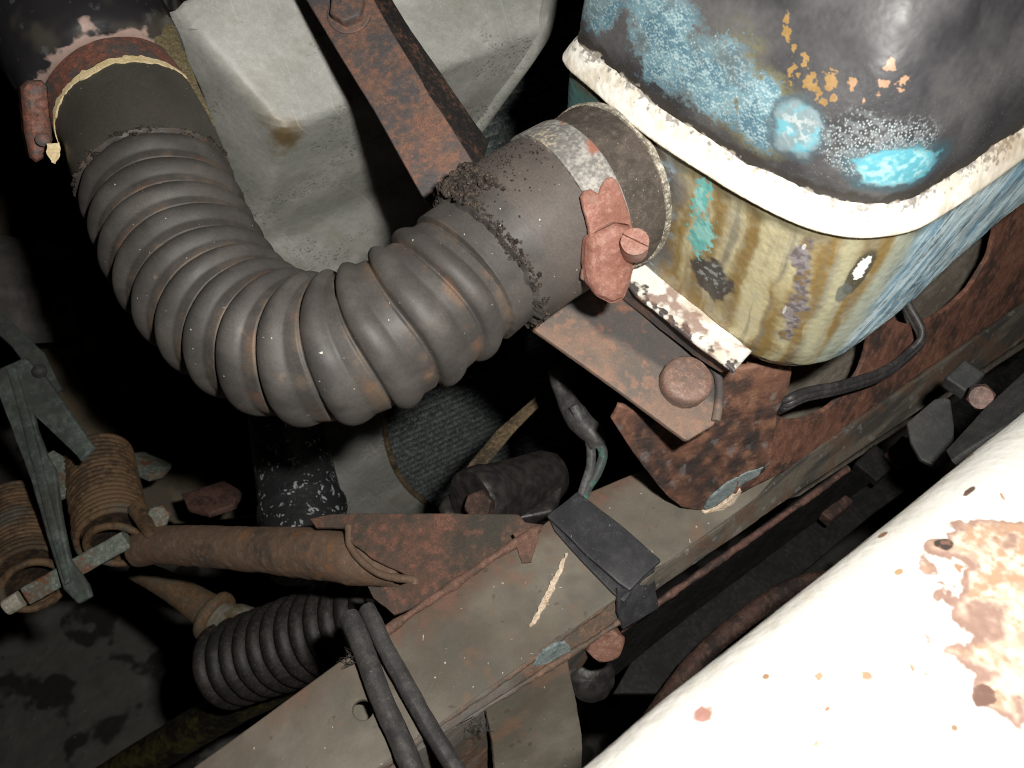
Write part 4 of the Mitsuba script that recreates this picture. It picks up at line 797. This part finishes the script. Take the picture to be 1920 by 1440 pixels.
add('dark_bracket__bolt', roughen(hexnut(bo, unit(np.array([-.45, -.6, .65])), .0052, .009, .2), .0004, 300, 173), 'm_rust_dark')
add('dark_bracket__clip', block(1806, 712, .35, (.006, .005, .004), .3, seed=174), 'm_darkgrey')
tag('dark_bracket', 'dark grey bracket with a small bolt in the gap at the right edge', 'bracket')
for k, (x, y, d, hf_) in enumerate([(1560, 950, .48, (.010, .006, .004)), (1640, 872, .49, (.009, .008, .004)), (1690, 850, .48, (.008, .006, .003))]):
    key = 'gap_fitting' + ('' if k == 0 else f'_{k:03d}')
    add(key, block(x, y, d, hf_, .2 * k, seed=180 + k), ['m_rust_shade', 'm_black', 'm_rust_shade'][k])
    tag(key, ['small rusty block lowest in the dark gap behind the white panel', 'dark square lug in the gap, between two rusty lugs', 'rusty lug in the gap nearest the dark bracket'][k], 'fitting')
add('greasy_joint', roughen(roughen(lathe(W(1108, 1270, .415), unit(np.array([.2, -.5, .8])), [(-.02, .012), (-.004, .0125), (.002, .0115), (.005, .008), (.006, .003)], 40), .0008, 140, 191), .0005, 520, 192), 'm_grease')
tag('greasy_joint', 'wet black greasy joint below the rusty nut', 'joint')

# ------------------------------------------------------------------ white front panel in the foreground
FZ = W(1500, 1100, .205)[2]; fe = [on(x, y, HZ(FZ)) for x, y in [(1000, 1505), (1085, 1435), (1160, 1372), (1290, 1262), (1420, 1160), (1560, 1050), (1700, 940), (1830, 835), (1940, 745), (2060, 648)]]
ep, es = spline(fe, 240)
tf = unit_rows(np.gradient(ep, axis=0)); side = np.cross(tf, ZH)  # towards the front of the car
side *= np.sign((side @ (np.array([CAM[0] + .1, CAM[1], FZ]) - ep[120]))[0] if False else 1)
if (side[120] @ (W(1900, 1400, .2) - ep[120])) < 0: side = -side
prof = [(0.0145, -.050), (0.0130, -.030)] + [(0.0125 - 0.0125 * math.sin(a), -.0125 + .0125 * math.cos(a) - 0.003) for a in np.linspace(-np.pi / 2, 0, 16)][:0]
R_ = .019
prof = [(.0015, -.040), (.0006, -.022)] + [(R_ - R_ * math.cos(a), -R_ + R_ * math.sin(a)) for a in np.linspace(0, math.pi / 2, 18)] + [(R_ + x, .0003 + .010 * (x / .16) - .10 * x * x) for x in np.linspace(.001, .17, 150)]
prof = np.array(prof)
V = ep[:, None] + prof[None, :, :1] * side[:, None] + (prof[None, :, 1:] ) * ZH
n0, n1 = V.shape[:2]; V = V.reshape(-1, 3)
i = (np.arange(n0 - 1)[:, None] * n1 + np.arange(n1 - 1)[None]).ravel()
F = np.vstack([np.c_[i, i + n1, i + n1 + 1], np.c_[i, i + n1 + 1, i + 1]])
nn = np.array(trimesh.Trimesh(V, F, process=False).vertex_normals); nn *= np.sign(nn[len(nn) // 2] @ (CAM - V[len(V) // 2]))
V = V + nn * (nz(V, 40, 201) * .0004 + nz(V, 330, 202) * .00010)[:, None]
V2 = V - nn * .0015
bd = np.r_[np.arange(n1), np.arange(1, n0) * n1 + n1 - 1, (n0 - 1) * n1 + np.arange(n1 - 2, -1, -1), np.arange(n0 - 2, 0, -1) * n1]
b2 = np.roll(bd, -1); N_ = len(V)
add('white_panel', (np.vstack([V, V2]), np.vstack([F, F[:, ::-1] + N_, np.c_[bd, bd + N_, b2 + N_], np.c_[bd, b2 + N_, b2]])), 'm_fender', smooth=40)
tag('white_panel', 'white painted body panel with flaking rust patches filling the lower right corner', 'body panel')

# ------------------------------------------------------------------ greasy mount, strip and wires under the hose
gm = W(893, 940, .425); ga = unit(W(1040, 888, .462) - gm)
add('greasy_mount__barrel', roughen(roughen(lathe(gm, ga, [(-.004, .006), (-.0035, .0165), (-.001, .0178), (.006, .0178), (.010, .0165), (.03, .0150), (.048, .0150), (.055, .012)], 60), .0010, 90, 211), .0004, 300, 212), 'm_grease')
add('greasy_mount__bolt', roughen(hexnut(W(905, 948, .413), unit(-ga * .6 - FW * .6 + .3 * UP), .0075, .006, .3), .0006, 220, 213), 'm_rust_shade')
add('greasy_mount__foot', plate([(820, 948), (832, 930), (860, 905), (900, 890), (960, 890), (1040, 880), (1060, 900), (1040, 960), (960, 975), (830, 965)], plane3(W(820, 950, .437), W(960, 890, .45), W(960, 980, .43)), .008, bevel=.002, step=.003, rnd=.004, amp=.001, asc=120, seed=214), 'm_grease')
tag('greasy_mount', 'black greasy round mount between cowl opening and beam', 'mount')
add('brass_strip', plate([(856, 905), (880, 868), (930, 808), (1005, 742), (1008, 760), (968, 800), (925, 852), (880, 898), (868, 908)], plane3(W(860, 905, .47), W(1005, 745, .50), W(1008, 765, .492)), .0018, bevel=.0004, step=.003, amp=.0003, seed=215), 'm_rimtan')
tag('brass_strip', 'narrow brown metal strip lying across the radiator core', 'strip')
wp = [W(1040, 690, .40), W(1052, 728, .40), W(1072, 768, .395), W(1092, 795, .39)]
add('wire_pair__sleeve', roughen(sweep(spline(wp + [W(1112, 815, .388), W(1120, 838, .388)], 80)[0], np.interp(np.arange(80), [0, 25, 45, 65, 79], [.0035, .0042, .0058, .0055, .0040]), 20)[:2], .0005, 200, 221), 'm_cable')
for k, pts in enumerate([[(1075, 760), (1090, 790), (1106, 830), (1108, 870), (1098, 905), (1085, 945)], [(1110, 825), (1127, 838), (1130, 858), (1118, 890), (1102, 915), (1090, 948)]]):
    add('wire_pair__wire' + ('' if k == 0 else '_001'), sweep(spline([W(x, y, .386 + .001 * j) for j, (x, y) in enumerate(pts)], 90)[0], .0022, 12)[:2], 'm_wire' if k == 0 else 'm_wire_green')
tag('wire_pair', 'two grey wires leaving a taped sleeve behind the bracket', 'wires'); labels['wire_pair__wire_001'] = {'label': 'wire with a green stripe'}

# ------------------------------------------------------------------ hoses crossing the beam at the bottom
for k, (pts, r_) in enumerate([([(655, 1158), (668, 1185), (690, 1240), (715, 1310), (752, 1390), (790, 1480), (850, 1600)], .0044), ([(688, 1142), (700, 1165), (722, 1215), (764, 1290), (806, 1366), (880, 1480), (970, 1600)], .0036)]):
    q = [on(x, y, HZ(ZB + r_ + (.001 if j > 0 else -.001))) for j, (x, y) in enumerate(pts)]
    key = 'black_tube' + ('' if k == 0 else '_001')
    rr = np.full((160, 20), r_); 
    if k: rr = rr * (1 - .12 * (np.cos(np.arange(20) * 2 * np.pi / 20 * 3) > .6))
    add(key, roughen(roughen(sweep(spline(q, 160)[0], rr, 20)[:2], .0005, 70, 231 + k), .0002, 300, 235 + k), 'm_cable')
    tag(key, ['thicker black rubber tube, left of the two crossing the beam', 'thinner ridged black tube, right of the two crossing the beam'][k], 'tube')
rgf = np.random.default_rng(12); fibres = []
for k in range(16):
    b0 = on(668 + rgf.uniform(-6, 3), 1232 + rgf.uniform(-12, 12), HZ(ZB + .004)); q = [b0, b0 + rgf.normal(0, .0012, 3) - .0015 * RX, b0 + rgf.normal(0, .002, 3) - .003 * RX]
    fibres.append(sweep(np.array(q), .00012, 5)[:2])
for k in range(11):
    b0 = on(905 + rgf.uniform(-8, 8), 1365 + rgf.uniform(-4, 8), HZ(ZB)); q = [b0, b0 + rgf.normal(0, .0018, 3) + .001 * UP, b0 + rgf.normal(0, .003, 3) + .002 * UP - .001 * RX]
    fibres.append(sweep(np.array(q), .00014, 5)[:2])
add('frayed_fibre', join(*fibres), 'm_dark'); tag('frayed_fibre', 'wisps of frayed black fibre snagged on the beam edge', 'fibres', kind='stuff')

# ------------------------------------------------------------------ rusty tube and gusset joined to the beam
tp = [W(262, 1030, .485), W(320, 1022, .474), (W(480, 1030, .446)), W(620, 1042, .420), W(700, 1062, .408), W(752, 1082, .400)]
q, _ = spline(tp, 200); x = np.linspace(0, 1, 200)
tr = np.interp(x, [0, .12, .5, .7, .85, 1], [.0100, .0108, .0118, .0128, .0120, .0060])
add('rusty_tube__pipe', roughen(roughen(sweep(q, tr, 40)[:2], .0006, 80, 241), .0003, 260, 242), 'm_rust_tube')
gpl_ = plane3(W(600, 975, .412), W(1000, 985, .388), W(760, 1110, .386))
add('rusty_tube__gusset', plate([(580, 972), (622, 963), (700, 962), (860, 962), (972, 964), (984, 978), (1016, 984), (985, 1015), (900, 1066), (800, 1130), (738, 1152), (700, 1122), (690, 1100), (745, 1098), (780, 1085), (700, 1050), (655, 1015), (648, 990), (592, 990)], gpl_, .0025, bevel=.0007, step=.003, jag=.0005, jsc=150, height=lambda a, b: 2.5 * dents(a, b), amp=.0005, asc=150, seed=243), 'm_rust_gusset')
cq, _ = spline([on(x, y, (gpl_[0] + gpl_[1] * .0008, gpl_[1])) for x, y in [(652, 985), (654, 1020), (680, 1055), (720, 1078), (772, 1086), (776, 1096)]], 100)
add('rusty_tube__weld_lip', roughen(sweep(cq - gpl_[1] * .0014, .0018, 12)[:2], .0007, 160, 244), 'm_rust_tube')
labels['rusty_tube__gusset'] = {'label': 'triangular dark rusty gusset plate'}
tag('rusty_tube', 'rusty round tube with triangular gusset welded to the beam', 'tube')

# ------------------------------------------------------------------ springs, hanger and pin at the left
def coil_spring(key, a, b, R, wire, turns, ring_c, ring_n, label):
    ax = b - a; L = np.linalg.norm(ax); e1, e2, n = frame(ax); k = int(turns * 36); t = np.linspace(0, 1, k); th = t * turns * 2 * np.pi
    jit_ = 1 + .012 * np.sin(th * .37) + .01 * np.sin(th * .11 + 2)
    q = a + np.outer(t, ax) + (R * jit_)[:, None] * (np.cos(th)[:, None] * e1 + np.sin(th)[:, None] * e2)
    add(key + '__coil', roughen(sweep(q, wire, 10, up=n)[:2], .0004, 150, 251), 'm_spring')
    add(key + '__hook', roughen(torus(ring_c, ring_n, R * .82, wire * 1.15, 48, a0=.3, a1=6.1), .0004, 150, 252), 'm_spring')
    add(key + '__core', lathe(a, ax, [(0, R * .86), (L * .94, R * .86)], 40), 'm_spring_dark')
    tag(key, label, 'spring')
coil_spring('coil_spring', W(186, 862, .545), W(212, 1010, .492), .0190, .0019, 19, W(217, 1022, .484), unit(W(212, 1010, .492) - W(186, 862, .545) - .25 * RX * .1), 'tightly wound rusty coil spring right of the green hanger')
coil_spring('coil_spring_001', W(30, 955, .535), W(56, 1085, .480), .0190, .0019, 19, W(62, 1098, .472), unit(W(56, 1085, .48) - W(30, 955, .535)), 'rusty coil spring at the left edge, left of the green hanger')
hp_ = plane3(W(0, 700, .50), W(60, 680, .50), W(140, 1110, .455))
add('green_hanger__lever', plate([(-20, 700), (4, 688), (46, 668), (66, 690), (80, 700), (128, 770), (176, 838), (150, 866), (110, 806), (64, 742), (58, 752), (66, 800), (84, 850), (102, 880), (112, 960), (130, 1050), (150, 1075), (164, 1096), (170, 1118), (144, 1132), (118, 1106), (88, 1010), (62, 920), (36, 815), (10, 720), (-20, 740)], hp_, .004, bevel=.0012, step=.003, rnd=.0012, amp=.0005, asc=110, seed=261), 'm_green')
add('green_hanger__rib', plate([(10, 690), (26, 684), (60, 800), (84, 900), (112, 1010), (130, 1090), (120, 1096), (92, 1000), (62, 880), (34, 770)], (hp_[0] + hp_[1] * .0022, hp_[1]), .003, bevel=.001, step=.003, amp=.0004, seed=262), 'm_green')
add('green_hanger__strut', plate([(-30, 560), (24, 604), (84, 662), (116, 728), (98, 742), (70, 712), (20, 646), (-30, 600)], plane3(W(0, 590, .56), W(100, 690, .55), W(100, 740, .54)), .003, bevel=.0008, step=.003, amp=.0005, seed=263), 'm_green')
add('green_hanger__lug', plate([(86, 850), (100, 843), (132, 862), (130, 925), (112, 932), (96, 900)], plane3(W(86, 850, .53), W(132, 862, .53), W(112, 932, .51)), .004, bevel=.001, step=.002, seed=264), 'm_greenrust')
add('green_hanger__screw', roughen(lathe(W(74, 696, .495), unit(CAM - W(74, 700, .5)), [(-.002, .0040), (.001, .0038), (.0018, .002)], 20), .0002, 300, 266), 'm_dark')
tag('green_hanger', 'grey green forked metal lever hanging between the two rusty springs', 'lever')
pa, pb_ = W(52, 1116, .468), W(240, 1010, .478); pd = unit(pb_ - pa); pn_ = unit(CAM - pa - pd * ((CAM - pa) @ pd)); 
add('spring_pin__bar', roughen(rbox((pa + pb_) / 2, np.array([pd, pn_, np.cross(pd, pn_)]), (np.linalg.norm(pb_ - pa) / 2, .0052, .0052), .0010), .0005, 180, 267), 'm_greenrust')
add('spring_pin__nut', roughen(hexnut(W(40, 1122, .468), unit(W(14, 1138, .466) - W(40, 1122, .468)), .0052, .009), .0003, 200, 268), 'm_palenut'); labels['spring_pin__nut'] = {'label': 'pale cream nut on the pin end'}
tag('spring_pin', 'chipped pale green square pin through both spring ends', 'pin')
add('hook_plate__shank', roughen(sweep(spline([W(258, 955, .49), W(274, 985, .478), (W(292, 1015, .470)), W(312, 1036, .468)], 60)[0], np.interp(np.arange(60), [0, 20, 50, 59], [.0055, .0045, .003, .0015]), 14)[:2], .0005, 160, 269), 'm_spring')
add('hook_plate__nut', roughen(hexnut(W(298, 966, .488), unit(np.array([.3, -.6, .7])), .0068, .006, .2), .0004, 200, 270), 'm_greenrust')
tag('hook_plate', 'curved rusty hook with a grey nut between spring and rusty tube', 'hook')
add('rust_lug', plate([(240, 850), (270, 846), (322, 868), (305, 885), (280, 893), (250, 880)], plane3(W(240, 850, .62), W(320, 866, .62), W(280, 893, .60)), .005, bevel=.001, step=.003, jag=.0006, seed=271), 'm_greenrust')
tag('rust_lug', 'small grey rusty lug right of the spring top', 'lug')
add('rust_flap', plate([(340, 925), (420, 900), (452, 920), (440, 945), (390, 962), (350, 950)], plane3(W(340, 925, .62), W(450, 915, .62), W(390, 962, .60)), .005, bevel=.001, step=.003, jag=.001, seed=272), 'm_rust_dark')
tag('rust_flap', 'dim rusty flap in the shadow above the rusty tube', 'flap')

# ------------------------------------------------------------------ rubber gaiter with its stub and rod, dark parts behind
stub = [W(255, 1068, .60), W(300, 1090, .592), W(350, 1120, .585), W(396, 1150, .578)]
add('steering_gaiter__stub', roughen(sweep(spline(stub, 80)[0], np.interp(np.arange(80), [0, 50, 79], [.0075, .0100, .0125]), 28)[:2], .0006, 120, 281), 'm_stub')
sx_ = unit(stub[-1] - stub[1])
add('steering_gaiter__collar', roughen(torus(W(402, 1156, .575), sx_, .0135, .0042, 60), .0007, 150, 282), 'm_stub')
add('steering_gaiter__cone', roughen(lathe(W(402, 1156, .575), sx_, [(-.002, .0115), (.006, .0125), (.014, .0165), (.022, .018), (.03, .018)], 48), .0004, 120, 283), 'm_palecone')
labels['steering_gaiter__collar'] = {'label': 'rusty ring at the small end'}
ga_ = W(418, 1250, .560); gb = W(760, 1130, .500); gax = gb - ga_; Lg = np.linalg.norm(gax)
pr = []
for s_ in np.linspace(0, Lg, 420):
    t_ = s_ / .0118; fr_ = t_ - math.floor(t_); pr.append((s_, .0285 - .0058 + .0058 * abs(math.sin(math.pi * fr_)) ** .65))
add('steering_gaiter__bellows', roughen(lathe(ga_, gax, [(-.0012, .0170), (-.0010, .0225)] + pr, 96), .0004, 120, 284), 'm_gaiter')
tag('steering_gaiter', 'black rubber bellows with a rusty stub below the beam at the lower left', 'gaiter')
add('dark_rod', roughen(sweep(spline([W(180, 1480, .66), W(300, 1405, .645), W(440, 1322, .62), W(560, 1260, .60)], 100)[0], .0145, 28)[:2], .0008, 90, 285), 'm_olive_dark')
tag('dark_rod', 'dark olive oily rod below the black bellows', 'rod')
add('flaky_pipe', roughen(roughen(lathe(W(570, 975, .50), unit(W(545, 850, .53) - W(570, 975, .50)), [(-.03, .024), (.0, .0245), (.004, .0265), (.009, .0265), (.012, .0245), (.05, .0235), (.08, .022)], 60), .0010, 80, 286), .0006, 330, 287), 'm_flaky')
tag('flaky_pipe', 'black flaking metal pipe beside the lower cowl', 'pipe')
# folded dark cloth and brown wheel-arch sheet at the far left
g = np.linspace(0, 1, 70); A_, B_ = np.meshgrid(g, g, indexing='ij')
c00, c10, c01, c11 = W(-120, 420, .66), W(150, 470, .70), W(-120, 660, .62), W(130, 640, .66)
P = ((1 - A_) * (1 - B_))[..., None] * c00 + (A_ * (1 - B_))[..., None] * c10 + ((1 - A_) * B_)[..., None] * c01 + (A_ * B_)[..., None] * c11
P = P.reshape(-1, 3); P = P - FW * (.016 * np.sin(P[:, 2] * 70 + P[:, 0] * 60 + 2 * nz(P, 18, 3)) + .01 * nz(P, 30, 5) + .02 * np.sin(np.pi * A_.ravel()) * np.sin(np.pi * B_.ravel()))[:, None]
i = (np.arange(69)[:, None] * 70 + np.arange(69)[None]).ravel(); F = np.vstack([np.c_[i, i + 70, i + 71], np.c_[i, i + 71, i + 1]])
add('dark_cloth', (np.vstack([P, P + FW * .002]), np.vstack([F, F[:, ::-1] + len(P)])), 'm_cloth', smooth=True); tag('dark_cloth', 'crumpled dark cloth at the left edge', 'cloth')
add('brown_panel', plate([(-60, 150), (60, 420), (170, 620), (260, 760), (420, 860), (520, 960), (330, 980), (180, 900), (60, 640), (-60, 480)], plane3(W(0, 400, .80), W(250, 700, .80), W(300, 950, .74)), .004, bevel=.001, step=.008, height=lambda a, b: 6 * dents(a * .5, b * .5), amp=.001, asc=60, seed=291), 'm_brown')
tag('brown_panel', 'dim brown sheet metal in the shadow left of the hose', 'panel')
